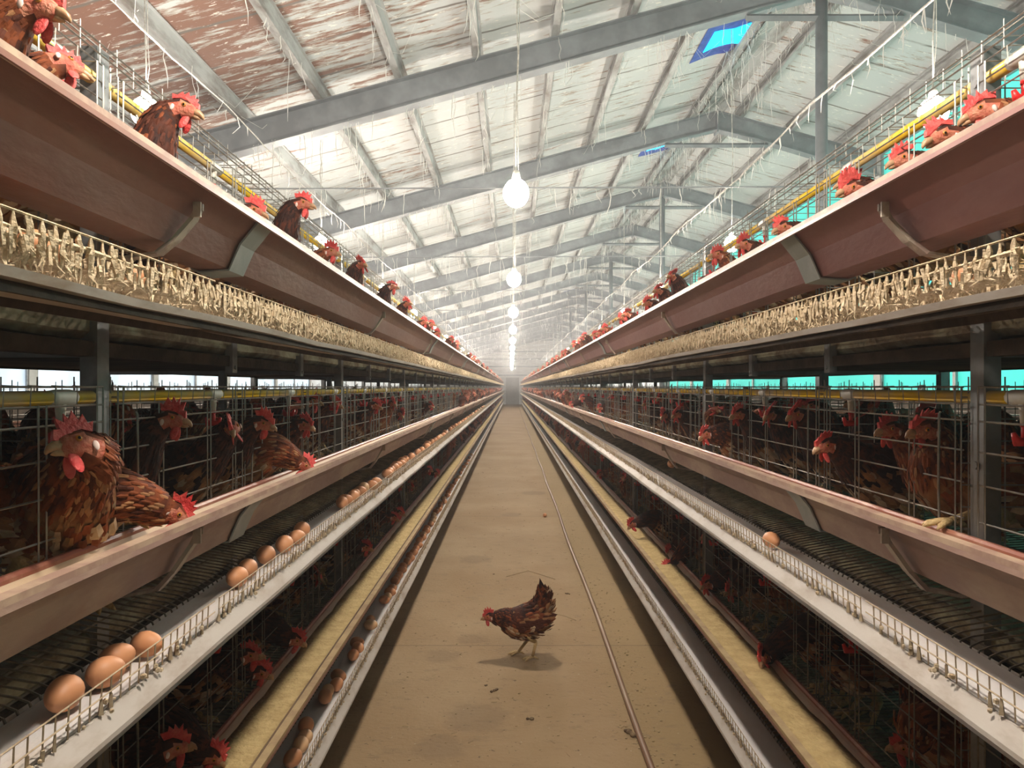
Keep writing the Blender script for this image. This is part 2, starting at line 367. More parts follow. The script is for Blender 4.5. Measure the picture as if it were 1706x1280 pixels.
# rafters: tapered I-beams meeting at the ridge
def rafter(y, i):
    for side in (-1, 1):
        xe = (XL if side < 0 else XR); m = MB()
        def zz(x): return roof_z(x) - .14
        pts = [(RX, .27), (RX + side * .6, .25), (xe, .30)]
        # web
        top = [(x, zz(x)) for x, d in pts]; bot = [(x, zz(x) - d) for x, d in pts]
        for k in range(2):
            a, b, c2, d2 = top[k], top[k + 1], bot[k + 1], bot[k]
            for (pa, pb, hw, t) in ((a, b, .075, .012), (d2, c2, .075, .012)):
                m.add([(pa[0], y - hw, pa[1]), (pb[0], y - hw, pb[1]), (pb[0], y + hw, pb[1]), (pa[0], y + hw, pa[1]),
                       (pa[0], y - hw, pa[1] - t), (pb[0], y - hw, pb[1] - t), (pb[0], y + hw, pb[1] - t), (pa[0], y + hw, pa[1] - t)],
                      [(0, 1, 2, 3), (7, 6, 5, 4), (0, 4, 5, 1), (2, 6, 7, 3), (0, 3, 7, 4), (1, 5, 6, 2)])
            m.add([(p[0], y + q, p[1]) for q in (-.006, .006) for p in (a, b, c2, d2)],
                  [(0, 1, 2, 3), (7, 6, 5, 4), (0, 4, 5, 1), (1, 5, 6, 2), (2, 6, 7, 3), (3, 7, 4, 0)])
        o = link('rafter', m.mesh('rafter', 'beam'))
        tag(o, 'grey steel rafter on the %s roof slope, %s from the camera' % ('left' if side < 0 else 'right', nth(i)), kind='structure')
        if side < 0:
            g = MB(); zb = RZ - .14 - .27     # short collar tie and end plates under the ridge
            g.tube([(RX - .75, y, zb - .22), (RX + .75, y, zb - .22)], .035, 4)
            g.box((RX - .012, y - .09, zb - .05), (RX + .012, y + .09, RZ - .13))
            link('collar_tie', g.mesh('collar_tie', 'beam'), o)
for i, y in enumerate(FR): rafter(y, i + 1)
# purlins: channels along the building
xs = [RX - .35 - .745 * k for k in range(14)] + [RX + .35 + .745 * k for k in range(4)]
for i, x in enumerate(xs):
    if not XL < x < XR: continue
    z = roof_z(x); m = MB()
    m.extrude_y(thick([(x - .03, z - .03), (x - .03, z - .005), (x + .03, z - .005), (x + .03, z - .14), (x - .03, z - .14), (x - .03, z - .115)], .004), YF, YB)
    m.extrude_y([(x - .055, z - .012), (x + .055, z - .012), (x + .055, z - .004), (x - .055, z - .004)], YF, YB)
    o = link('purlin', m.mesh('purlin', 'purlin')); tag(o, 'dusty steel purlin running the length of the roof', kind='structure')
m = MB(); m.extrude_y([(RX - .16, RZ - .085), (RX, RZ - .045), (RX + .16, RZ - .085), (RX, RZ - .035)], YF, YB)
tag(link('ridge_cap', m.mesh('ridge_cap', 'purlin')), 'folded ridge capping under the roof peak', kind='structure')
# ridge columns
for i, y in enumerate(FR[2::2]):
    m = MB(); m.tube([(2.97, y, 0), (2.97, y, RZ - .42)], .055, 12); o = link('column', m.mesh('column', 'beam', True))
    tag(o, 'round grey steel column under the ridge, %s from the camera' % nth(i + 1), kind='structure')
# tie rods
for i, y in enumerate(FR[2:]):
    m = MB(); m.tube([(XL, y, H + 1.91), (-2, y, H + 1.90), (XR, y, H + 1.93)], .008, 5); tag(link('tie_rod', m.mesh('tie_rod', 'beam')), 'thin steel tie rod strung across the barn, %s from the camera' % nth(i + 1), kind='structure')
# skylights where boards are missing near the ridge
for i, y in enumerate([8.3, 11.9, 15.6, 19.2, 30.2]):
    m = MB(); x0, x1 = 2.16, 2.80
    for (a, b, ya, yb, dz, mi) in ((x0, x1, y - .42, y + .42, .010, 1), (x0 + .10, x1 - .05, y - .27, y + .17, .02, 0)):
        rag = [(a + (b - a) * k / 6, ya + R.uniform(-.03, .03)) for k in range(7)] + [(b - (b - a) * k / 6, yb + R.uniform(-.05, .05)) for k in range(7)]
        n = len(rag); m.add([(x, yy, roof_z(x) - dz - q) for q in (0, .006) for (x, yy) in rag], [tuple(range(n)), tuple(range(2 * n - 1, n - 1, -1))] + [(k, (k + 1) % n, (k + 1) % n + n, k + n) for k in range(n)], mi)
    nwin = len([q for q in bpy.data.objects if q.name.startswith('window_') and not q.name.startswith('window_frame')]) + 1
    tag(link('window_%d' % nwin, m.mesh('window', ['sky_sheet', 'sky_frame'])), 'bright blue roof light beside the ridge, %s from the camera' % nth(i + 1), kind='structure')
# cobwebs and dust strings hanging from roof, rafters, ties
m = MB()
for k in range(4600):
    y = 2.5 + 40 * R.random() ** 1.7; u = R.random()
    if u < .4: x = R.choice(xs) + R.uniform(-.05, .05); z = roof_z(x) - .13
    elif u < .6: x = R.gauss(2.95, .25); z = roof_z(x) - .1
    elif u < .85: y = R.choice(FR[2:]) + R.uniform(-.07, .07); x = R.uniform(-4.5, 5.5); z = roof_z(x) - .40
    else: y = R.choice(FR[2:]); x = R.uniform(-3.5, 4); z = H + 1.9
    if not XL + .2 < x < XR - .2: continue
    ln = R.uniform(.05, .35) * (1.6 if R.random() < .1 else 1); p = [(x, y, z)]
    for q in range(4): p.append((p[-1][0] + R.gauss(0, .012), p[-1][1] + R.gauss(0, .012), z - ln * (q + 1) / 4))
    m.tube(p, [.0025, R.uniform(.002, .005), R.uniform(.002, .006), .0035, .0008], 3, cap=False)
for k in range(900):      # threads that loop from board to purlin
    y = 3 + 25 * R.random() ** 1.5; x = R.choice(xs) if R.random() < .6 else R.gauss(2.8, .3)
    a = Vector((x, y, roof_z(x) - .12)); b = a + Vector((R.uniform(-.4, .4), R.uniform(-.3, .3), 0)); b.z = roof_z(b.x) - .05
    m.tube([a, (a + b) / 2 - Vector((0, 0, R.uniform(.03, .2))), b], .0018, 3, cap=False)
tag(link('cobwebs', m.mesh('cobwebs', 'web')), 'dusty cobweb strings hanging all over the roof', 'cobwebs', kind='stuff')
# two long dusty feeder ropes above the racks
for nm, x, lab in (('left', -2.02, 'dusty white rope strung lengthwise above the left rack'), ('right', 2.12, 'dusty white rope strung lengthwise above the right rack')):
    m = MB(); pts = []
    yy = 1.5
    while yy < 50: pts.append((x + R.gauss(0, .004), yy, H + 2.0 - .05 * math.sin(math.pi * ((yy - 1.5) % 3.65) / 3.65) + R.gauss(0, .003))); yy += .2
    m.tube(pts, [R.uniform(.006, .010) if nm == 'right' else R.uniform(.004, .006) for _ in pts], 5)
    o = link('rope', m.mesh('rope', 'rope')); tag(o, lab, 'rope')
    f = MB()
    for k in range(160 if nm == 'right' else 60):
        q = R.choice(pts[:120]); ln = R.uniform(.03, .16)
        f.tube([q, (q[0] + R.gauss(0, .01), q[1] + R.gauss(0, .02), q[2] - ln * .5), (q[0] + R.gauss(0, .01), q[1] + R.gauss(0, .03), q[2] - ln)], [.003, .004, .001], 3)
    tag(link('dust_threads', f.mesh('dust_threads', 'web'), o), kind='stuff')

# ------------------------------------------------------------------ dust haze hanging in the air
hz = bpy.data.materials.new('dust_haze'); hz.use_nodes = True; hn = hz.node_tree; hn.nodes.remove(hn.nodes['Principled BSDF'])
vs_ = hn.nodes.new('ShaderNodeVolumeScatter'); vs_.inputs['Density'].default_value = .0065; vs_.inputs['Anisotropy'].default_value = .3; vs_.inputs['Color'].default_value = (.95, .96, 1, 1)
hn.links.new(vs_.outputs[0], hn.nodes['Material Output'].inputs['Volume'])
m = MB(); m.box((XL + .02, YF + .02, .01), (XR - .02, YB - .15, RZ + .3))
tag(link('haze', m.mesh('haze', hz)), 'thin dust haze filling the barn', 'haze', kind='stuff')

# ------------------------------------------------------------------ lamps
bm = MB(); bm.ball((0, 0, 0), (.082, .082, .090), 16, 12); bulb_me = bm.mesh('bulb', 'bulb', True)
sm = MB(); sm.tube([(0, 0, .08), (0, 0, .095), (0, 0, .135), (0, 0, .145)], [.03, .028, .022, .01], 10); sock_me = sm.mesh('socket', 'white', True)
def lamp(x, z, y, label, group):
    t = empty('hanging_lamp', (x, y, H + z)); tag(t, label, 'lamp', group)
    link('bulb', bulb_me, t); link('socket', sock_me, t)
    L_ = roof_z(x) - .02 - (H + z); cb = MB(); n = 8
    cb.tube([(R.gauss(0, .006) if 0 < k < n else 0, R.gauss(0, .006) if 0 < k < n else 0, .13 + (L_ - .13) * k / n) for k in range(n + 1)], .0045, 5)
    cb.tube([(.012 + R.gauss(0, .006), .0, .13 + (L_ - .13) * k / n) for k in range(n + 1)], .003, 4)
    link('cord', cb.mesh('cord', 'rope'), t)
for i, (x, z, y) in enumerate(AISLE_LAMPS): lamp(x, z, y, 'glowing bulb on a dusty cord above the aisle, %s from the camera' % nth(i + 1), 'bulbs over the aisle')
for i, (x, z, y) in enumerate(SIDE_LAMPS):
    sd = 'left' if x < 0 else 'right'; lamp(x, z, y, 'glowing bulb hanging beyond the %s rack, %s from the camera' % (sd, nth(i % 13 + 1)), 'bulbs beyond the %s rack' % sd)

# ------------------------------------------------------------------ rack hardware (x = distance out from the aisle centre line of the left rack)
def long_ys(step=.325): 
    n = int((YE - Y0) / step); return [Y0 + (YE - Y0) * k / n for k in range(n + 1)]
TR = [(.552, -.247), (.552, -.233), (.566, -.233), (.608, -.285), (.632, -.341), (.700, -.345), (.742, -.300), (.750, -.289)]
def trough(side, t):
    s, off = SIDES[side]; z0 = tz(t)
    root = empty('feed_trough', (off, 0, z0), (s, 1, 1))
    tag(root, {3: 'brown plastic feed trough seen from below', 2: 'dusty brown feed trough at waist height', 1: 'low feed trough filled with yellow mash'}[t] + ' along the %s rack' % side, 'feed trough', None)
    mt = ('trough' if side == 'left' else 'trough_r') if t == 3 else 'trough_d' if t == 2 else 'trough'
    key = mt; m = MB(); m.extrude_y(thick(TR, .0035), Y0, YE, ys=long_ys(1.95))
    link('trough_body', m.mesh('trough_body', mt), root)
    m = MB(); m.extrude_y([(.549, -.246), (.549, -.230), (.569, -.230), (.572, -.236), (.560, -.2385), (.556, -.246)], Y0, YE); link('rim', m.mesh('rim', 'rim_y' if t == 1 else 'rim'), root)
    m = MB(); m.tube([(.752, Y0, -.288), (.752, YE, -.288)], .0085, 8); m.extrude_y([(.755, -.295), (.762, -.295), (.762, -.315), (.755, -.315)], Y0, YE)
    link('inner_rim', m.mesh('inner_rim', 'inner_rim', False), root)
    ys = [Y0 + .1 * k for k in range(int((YE - Y0) / .1))]; m = MB(); fz = -.305 if t != 2 else -.318
    rr = {}
    def wob(y, x, z): return rr.setdefault((round(y, 2), x), R.uniform(-.0035, .0035))
    xo = .622 if t != 2 else .630
    m.extrude_y([(xo, fz), (.65, fz + .002), (.675, fz + .001), (.70, fz + .003), (.733, fz), (.733 - .03, fz - .022), (xo + .012, fz - .02)], Y0, YE, ys=ys, wob=wob)
    link('feed', m.mesh('feed', 'feed_y' if t == 1 else 'feed', True), root)['kind'] = 'stuff'
    # joint straps wrap the outer faces every two units; brackets every unit
    outer = [(x - .003, z - .002) for (x, z) in TR[2:6]]
    sm_ = MB(); sm_.extrude_y(thick(outer + [(.712, -.34)], -.004), 0, .085); me = sm_.mesh('joint_strap', 'strap')
    for k in range(15):
        y = (1.60 if side == 'left' else 1.72) + 3.9 * k - 3.9 * 0
        if y < YE - .2: link('joint_strap', me, root, (0, y, 0))
    bm_ = MB()
    arm = [Vector((.588, .0, -.268)), Vector((.597, -.004, -.290)), Vector((.620, -.03, -.335)), Vector((.640, -.05, -.362)), Vector((.70, -.055, -.372)), Vector((.79, -.055, -.372))]
    for a, b in zip(arm[:-1], arm[1:]):
        hw = .011
        bm_.add([(a.x, a.y - hw, a.z), (b.x, b.y - hw, b.z), (b.x, b.y + hw, b.z), (a.x, a.y + hw, a.z), (a.x - .006, a.y - hw, a.z - .004), (b.x - .006, b.y - hw, b.z - .005), (b.x - .006, b.y + hw, b.z - .005), (a.x - .006, a.y + hw, a.z - .004)],
                [(0, 1, 2, 3), (7, 6, 5, 4), (0, 4, 5, 1), (2, 6, 7, 3), (0, 3, 7, 4), (1, 5, 6, 2)])
    bm_.box((.578, -.002, -.275), (.590, .004, -.262)); bm_.box((.575, -.018, -.29), (.589, -.013, -.262))
    me = bm_.mesh('bracket', 'bracketm')
    for k in range(NU):
        y = Y0 + UNIT * (k + 1) - .03
        link('bracket', me, root, (0, y, 0))
def conveyor(side, t):
    s, off = SIDES[side]; z0 = tz(t)
    root = empty('egg_conveyor', (off, 0, z0), (s, 1, 1)); tag(root, 'white cloth egg belt in its tray, %s tier of the %s rack' % (TIER[t], side), 'egg conveyor')
    ys = long_ys(.325); rr = {}
    def wob(y, x, z): return rr.setdefault((round(y, 2), 0 if x < .58 else x), R.uniform(-.003, .003))
    m = MB(); m.extrude_y([(.572, -.449), (.60, -.4505), (.64, -.4505), (.676, -.449), (.676, -.453), (.572, -.453)] if t < 3 else [(.556, -.476), (.60, -.478), (.64, -.478), (.676, -.475), (.676, -.479), (.556, -.480)], Y0, YE, ys=ys, wob=wob); link('belt', m.mesh('belt', 'belt'), root)
    m = MB(); m.extrude_y(thick([(.549, -.485), (.550, -.478), (.568, -.455), (.684, -.457), (.688, -.452)] if t < 3 else [(.547, -.474), (.549, -.483), (.60, -.484), (.684, -.484), (.688, -.455)], -.003), Y0, YE, ys=ys, wob=wob); link('tray', m.mesh('tray', 'lip'), root)
    m = MB(); m.extrude_y(thick([(.56, -.50), (.565, -.486), (.66, -.486), (.665, -.50)], .003), Y0, YE); link('return_belt', m.mesh('return_belt', 'belt' if t < 3 else 'dark'), root)  # top-tier return belt coloured dark to stand for shade under the lip
def manure(side, t):
    s, off = SIDES[side]; z0 = tz(t)
    root = empty('manure_belt', (off, 0, z0), (s, 1, 1)); tag(root, 'crusted greenish manure belt slung under the %s tier of the %s rack' % (TIER[t], side), 'manure belt')
    ys = long_ys(.13); rr = {}
    def wob(y, x, z): return rr.setdefault((round(y, 2), round(x, 1)), R.uniform(-.003, .003))
    m = MB(); m.extrude_y(thick([(.815, -.462), (.800, -.470), (.800, -.497), (.812, -.508), (.84, -.512), (1.83, -.512), (1.862, -.505), (1.87, -.465)], -.004), Y0, YE, ys=ys, wob=wob); link('carrying_belt', m.mesh('carrying_belt', 'manure'), root)
    m = MB(); m.extrude_y([(.82, -.524), (1.85, -.524), (1.85, -.530), (.82, -.530)], Y0, YE); m.extrude_y([(.86, -.5165), (1.80, -.5165), (1.80, -.522), (.86, -.522)], Y0, YE); link('return_belt', m.mesh('return_belt', 'dark'), root)
    m = MB(); m.extrude_y(thick([(.815, -.545), (.79, -.545), (.79, -.520), (.80, -.520)], .003), Y0, YE); m.extrude_y([(1.86, -.537), (1.88, -.537), (1.88, -.51), (1.86, -.51)], Y0, YE)
    link('belt_rail', m.mesh('belt_rail', 'dark'), root)
    h = MB(); h.box((.779, -.017, -.565), (.783, .017, -.478)); h.box((.783, -.017, -.565), (.80, -.013, -.49)); h.box((.783, .013, -.565), (.80, .017, -.49)); h.tube([(.775, 0, -.55), (.785, 0, -.55)], .006, 6)
    h.tube([(.79, .03, -.51), (.83, .05, -.535)], .010, 6); me = h.mesh('hanger', 'steel')
    if t > 1:
        for k in range(1, NU * 3):
            if k % 3: link('hanger', me, root, (0, Y0 + .65 * k, 0))
def pipe(side, t):
    s, off = SIDES[side]; z0 = tz(t)
    root = empty('water_pipe', (off, 0, z0), (s, 1, 1)); tag(root, 'yellow drinking water pipe along the %s tier of the %s rack' % (TIER[t], side), 'water pipe')
    zp = -.019; m = MB(); m.tube([(.795, Y0 - .3, zp), (.795, YE, zp)], .0125, 12); link('pipe', m.mesh('pipe', 'pipe', True), root)
    m = MB(); m.tube([(0, -.035, 0), (0, -.02, 0), (0, .02, 0), (0, .035, 0)], [.0132, .0148, .0148, .0132], 10); m.tube([(0, 0, -.01), (0, 0, -.025), (0, 0, -.045)], [.0095, .0085, .007], 8); tee = m.mesh('nipple_tee', 'white', True)
    m = MB(); m.tube([(0, 0, -.04), (0, 0, -.052)], [.007, .007], 8); m.tube([(0, 0, -.052), (0, 0, -.056)], [.003, .002], 6); m.tube([(-.020, .0, -.062), (-.014, 0, -.078), (.014, 0, -.078), (.020, 0, -.062)], [.004, .009, .009, .004], 8); m.box((-.004, -.004, -.078), (.004, .004, -.045)); cup = m.mesh('drip_cup', 'red', True)
    for k in range(NU * 3 - 20 * (t == 1)):
        y = Y0 + .65 * k + .54
        if t == 1 and k > 20: break
        n = link('nipple', tee, root, (.795, y, zp)); 
        if k < 45: link('drip_cup', cup, n)
for sd in ('left', 'right'):
    for t in (3, 2, 1): trough(sd, t); conveyor(sd, t); manure(sd, t); pipe(sd, t)

# uprights
def upright_meshes():
    m = MB()
    pr = [(.782, -.020), (.782, .020), (.815, .020), (.815, .016), (.787, .016), (.787, -.016), (.815, -.016), (.815, -.020)]
    n = 8; m.add([(x, y, z) for z in (0, 2.045) for (x, y) in pr], [tuple(range(n))[::-1], tuple(range(n, 2 * n))] + [(i, (i + 1) % n, (i + 1) % n + n, i + n) for i in range(n)])
    for z in (.18, .4, .8, 1.0, 1.25, 1.56, 1.62, 1.86, 1.98): m.tube([(.781, 0, z), (.777, 0, z)], .008, 6)
    f = m.mesh('front_post', 'steel')
    m = MB(); m.box((1.865, -.02, 0), (1.905, .02, 2.045)); r_ = m.mesh('rear_post', 'steel')
    m = MB(); m.box((1.32, -.015, .1), (1.35, .015, 2.0)); c_ = m.mesh('middle_post', 'steel')
    m = MB(); m.box((.79, -.012, -.008), (1.88, .012, .008)); x_ = m.mesh('cross_bar', 'steel')
    m = MB(); m.box((.76, -.05, 0), (.84, .05, .012)); p_ = m.mesh('foot_plate', 'steel')
    return f, r_, c_, x_, p_
UM = upright_meshes()
for sd, (s, off) in SIDES.items():
    for k in range(NU + 1):
        o = empty('rack_upright', (off, Y0 + UNIT * k, 0), (s, 1, 1)); tag(o, 'galvanised steel upright of the %s rack, %s from the camera' % (sd, nth(k + 1)), 'rack upright', 'uprights of the %s rack' % sd)
        link('front_post', UM[0], o); 
        link('cross_bar', UM[3], o, (0, 0, tz(2) - .54)); link('cross_bar', UM[3], o, (0, 0, tz(3) - .54))
        if k < 12: link('rear_post', UM[1], o); link('middle_post', UM[2], o); link('foot_plate', UM[4], o)

# cage sections
def cage_meshes(t):
    W = UNIT; rw = .0016; dusty = (t == 3)
    f = MB()
    for z in (0, -.033, -.065, -.123, -.185, -.255): f.tube([(.770, .022, z), (.770, W - .022, z)], .0019, 4)
    for k in range(3):
        y = .65 * k
        for dy in (.026, .045, .19, .21, .44, .46, .605, .625): f.tube([(.768, y + dy, 0 if dy < .1 or dy > .5 else -.03), (.768, y + dy, -.375)], .0018, 4)
        for j in range(10):   # loops over the water pipe
            yy = y + .05 + .062 * j; f.tube([(.770, yy, -.035), (.768, yy, 0), (.815, yy, .002)], .0014, 4)
        f.tube([(.766, y + .09, -.05), (.764, y + .092, -.055), (.764, y + .095, -.20), (.766, y + .095, -.28)], .0026, 5)
    top_z = .035 if t == 3 else .0
    if t == 3:
        for z in (.02, .04): f.tube([(.772, 0, z), (.772, W, z)], .0024, 4)
        for j in range(32): yy = .03 + .061 * j; f.tube([(.772, yy, 0), (.772, yy, .045 if j % 3 else .055)], .0012, 4)
    p = MB()
    for k in range(9): z = -.02 - .043 * k; p.tube([(.772, 0, z), (1.86, 0, z)], .0016, 3)
    for k in range(16): x = .785 + .0715 * k; p.tube([(x, 0, .02), (x, 0, -.40 + (x - .77) * .06)], .0016, 3)
    fl = MB()
    def fz(x): return -.444 + (x - .67) * .17 if x < .80 else -.422 + (x - .80) * .05
    for k in range(78):
        y = .0125 + .025 * k; j = R.uniform(-.002, .002)
        r_ = .0023 if not dusty else .0035
        fl.tube([(.678, y + j, -.455), (.682, y + j, -.446), (.70, y, fz(.70)), (.80, y, fz(.80)), (1.05, y, fz(1.05)), (1.33, y, fz(1.33))], r_, 3, cap=False)
    for x in (.70, .76, .84, .92, 1.0, 1.08, 1.16, 1.24, 1.32): fl.tube([(x, 0, fz(x) - .004), (x, W, fz(x) - .004)], .002, 3)
    g = MB(); gr = .0013 if not dusty else .0032
    for z in ((-.407, -.428) if not dusty else (-.404, -.424)):
        n = 1 if not dusty else 60
        rs = [gr * 1.1 * (1 if not dusty else R.uniform(.5, 1.35)) for _ in range(n + 1)]
        g.tube([(.564, .01 + (W - .02) * q / n, z) for q in range(n + 1)], rs if z < -.41 or not dusty else .0018, 4)
    for k in range(77):
        y = .0125 + .025 * k + R.uniform(-.0025, .0025)
        if dusty:
            g.tube([(.564, y, -.405), (.564, y + R.gauss(0, .001), -.414), (.563, y + R.gauss(0, .0015), -.424), (.564, y + R.gauss(0, .0015), -.436), (.566, y, -.450)], [R.uniform(.001, .002), R.uniform(.0015, .005), R.uniform(.003, .0055), R.uniform(.0016, .005), R.uniform(.003, .005)], 5)
            g.tube([(.566, y, -.450), (.61, y + R.gauss(0, .002), -.447), (.678, y, -.446)], [.004, R.uniform(.002, .005), .003], 4)
        else:
            g.tube([(.564, y, -.406), (.566, y, -.450)], gr, 4)
            if R.random() < .55: g.tube([(.565, y, R.uniform(-.44, -.425)), (.566, y, -.452)], [R.uniform(.0015, .003), R.uniform(.002, .005)], 4)
    fr = MB()
    if dusty:
        for k in range(820):
            y = R.uniform(.01, W - .01); x = R.choice((.556, .556, .560, .566, .60, .64, .67)) + R.uniform(-.006, .004); l = R.uniform(.005, .026)
            z = -.446 if x > .563 else R.uniform(-.452, -.425); fr.tube([(x, y, z + R.uniform(0, .02)), (x + R.gauss(0, .003), y + R.gauss(0, .004), z - l * .5), (x + R.gauss(0, .004), y + R.gauss(0, .006), z - l)], [R.uniform(.0015, .0042), R.uniform(.001, .0034), .0006], 4)
    else:
        for k in range(70):
            y = R.uniform(.01, W - .01); fr.ball((.562 + R.uniform(-.004, .006), y, -.453 + R.uniform(0, .016)), R.uniform(.002, .005), 5, 3)
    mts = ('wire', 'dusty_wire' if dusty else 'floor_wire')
    bk = MB()
    for z in (-.02, -.12, -.22, -.32): bk.tube([(1.335, 0, z), (1.335, W, z)], .002, 3); bk.tube([(1.87, 0, z), (1.87, W, z)], .002, 3)
    for k in range(20): y = .05 + .0975 * k; bk.tube([(1.335, y, 0), (1.335, y, -.40)], .0016, 3)
    tp = None
    if t == 3:
        tp = MB()
        for x in (.79, .95, 1.15, 1.35, 1.6, 1.86): tp.tube([(x, 0, .045), (x, W, .045)], .002, 3)
        for k in range(20): y = .05 + .0975 * k; tp.tube([(.772, y, .045), (1.87, y, .045)], .0016, 3)
        tp = tp.mesh('top_grid', 'wire')
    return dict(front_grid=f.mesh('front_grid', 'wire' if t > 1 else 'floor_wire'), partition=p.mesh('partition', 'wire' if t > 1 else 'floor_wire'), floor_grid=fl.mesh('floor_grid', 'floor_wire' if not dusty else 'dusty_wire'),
                egg_guard=g.mesh('egg_guard', 'fluff' if dusty else 'dusty_wire'), dust_clumps=fr.mesh('dust_clumps', 'fluff'), back_grid=bk.mesh('back_grid', 'wire'), top_grid=tp)
for t in (3, 2, 1):
    cm = cage_meshes(t)
    for sd, (s, off) in SIDES.items():
        for k in range(NU):
            if t == 1 and k > 18: break
            o = empty('wire_cage', (off, Y0 + UNIT * k, tz(t)), (s, 1, 1))
            tag(o, '%swire cage section, %s tier of the %s rack, %s from the camera' % ('dust-caked ' if t == 3 else '', TIER[t], sd, nth(k + 1)), 'cage', 'wire cage sections of the rack')
            far = k > 12
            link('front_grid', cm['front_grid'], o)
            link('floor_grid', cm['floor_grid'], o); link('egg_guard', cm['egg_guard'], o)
            link('dust_clumps', cm['dust_clumps'], o)['kind'] = 'stuff'
            if cm['top_grid']: link('top_grid', cm['top_grid'], o)
            if not far:
                link('back_grid', cm['back_grid'], o)
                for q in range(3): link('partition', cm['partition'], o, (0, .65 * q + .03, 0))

# ------------------------------------------------------------------ eggs
def egg_mesh(mt):
    m = MB(); m.ball((0, 0, 0), (.0215, .0215, .028), 16, 12, shape=lambda v: Vector((v.x * (1 - v.z * 4.5), v.y * (1 - v.z * 4.5), v.z))); return m.mesh('egg', mt, True)
EGGS = [egg_mesh('egg'), egg_mesh('egg_pale')]
def egg(x, y, z, pale, label, group, sc=1):
    o = link('egg', EGGS[pale], None, (x, y, z + .0215 * sc), (math.pi / 2 + R.uniform(-.08, .08), 0, R.choice((0, .2, 1.2, 1.6, 2.6, 3.1)) + R.uniform(-.4, .4)), (sc,) * 3)
    tag(o, label, 'egg', group)
def egg_row(side, t, pxs, X=.598):
    s, off = SIDES[side]; ys = []
    for p in pxs:
        D = F * (X + off) / abs(p - 852); ys.append(D)
    ys.sort(); last = -9; out = []
    for y in ys:
        if y - last < .047: y = last + .047
        last = y; out.append(y)
    for i, y in enumerate(out):
        pale = 1 if R.random() < .25 else 0
        egg(s * (X + R.uniform(-.004, .02)) + off, y, tz(t) - .447, pale, '%s egg on the %s egg belt of the %s rack, %s from the camera' % ('pale tan' if pale else 'brown', TIER[t], side, nth(i + 1)), 'eggs on the %s %s belt' % (TIER[t], side), R.uniform(.96, 1.10))
left2 = [120, 176, 210, 243, 400, 420, 452, 479, 497, 513, 578, 584, 592, 599, 606, 613, 619, 626, 646, 651, 656, 661, 666, 671, 676, 681, 687, 698, 703, 712, 717, 722, 726, 730, 734, 738, 742, 745, 752, 757, 761, 765, 768, 771, 774, 777, 780, 783, 786, 789, 792, 795, 798, 801, 804, 806]
egg_row('left', 2, left2, .605)
left1 = [488, 501, 506, 520, 549, 551, 561, 569, 590, 597, 602, 619, 624, 644, 647, 651, 655, 662, 665, 668, 673, 676, 681, 684, 687, 690, 694, 697, 702, 705, 708, 711, 714, 718, 721, 724, 727, 730, 732, 735, 738, 740, 743, 746, 749, 752, 755, 758, 761, 764, 768, 771, 774, 777, 780, 783, 786]
egg_row('left', 1, left1, .605)
egg_row('left', 3, [12, 52, 82, 236, 500], .606)
egg_row('right', 2, [1278], .60)
egg_row('right', 3, [1596], .61)
egg(.84, F * .84 / 267, H - .605 + .605 + -.425, 0, 'dark brown egg stopped on the wire floor under the middle right trough', None)
egg(.36, 7.75, 0, 0, 'lone brown egg lying on the aisle floor beside the pipe', None)

# ------------------------------------------------------------------ hens
RUST, DARK, TAN, CREAM, MAHO = (.25, .064, .021), (.030, .009, .006), (.38, .18, .08), (.58, .42, .28), (.095, .024, .011)
BODY = [((-.185, .262), .014, .022), ((-.150, .240), .034, .045), ((-.105, .210), .062, .068), ((-.05, .190), .078, .082), ((.01, .185), .084, .088), ((.06, .195), .074, .080), ((.095, .215), .060, .064)]
BODY_TAILUP = [((-.085, .335), .010, .020), ((-.095, .295), .024, .038), ((-.085, .245), .050, .060), ((-.055, .200), .078, .082), ((.0, .180), .086, .088), ((.055, .178), .074, .076), ((.095, .190), .056, .060)]
def bez(p0, t0, p1, t1, u):
    a = 2 * u**3 - 3 * u**2 + 1; b = u**3 - 2 * u**2 + u; c = -2 * u**3 + 3 * u**2; d = u**3 - u**2
    return p0 * a + t0 * b + p1 * c + t1 * d
def leaf(mb, base, d, side, nrm, L, w, col):
    tip = base + d * L; mid = base + d * L * .6
    mb.add([base - side * w * .35, base + side * w * .35, mid + side * w * .5, tip + nrm * L * .02, mid - side * w * .5, mid + nrm * w * .22, base + nrm * w * .1],
           [(6, 1, 2, 5), (0, 6, 5, 4), (5, 2, 3), (4, 5, 3)], 0, col)
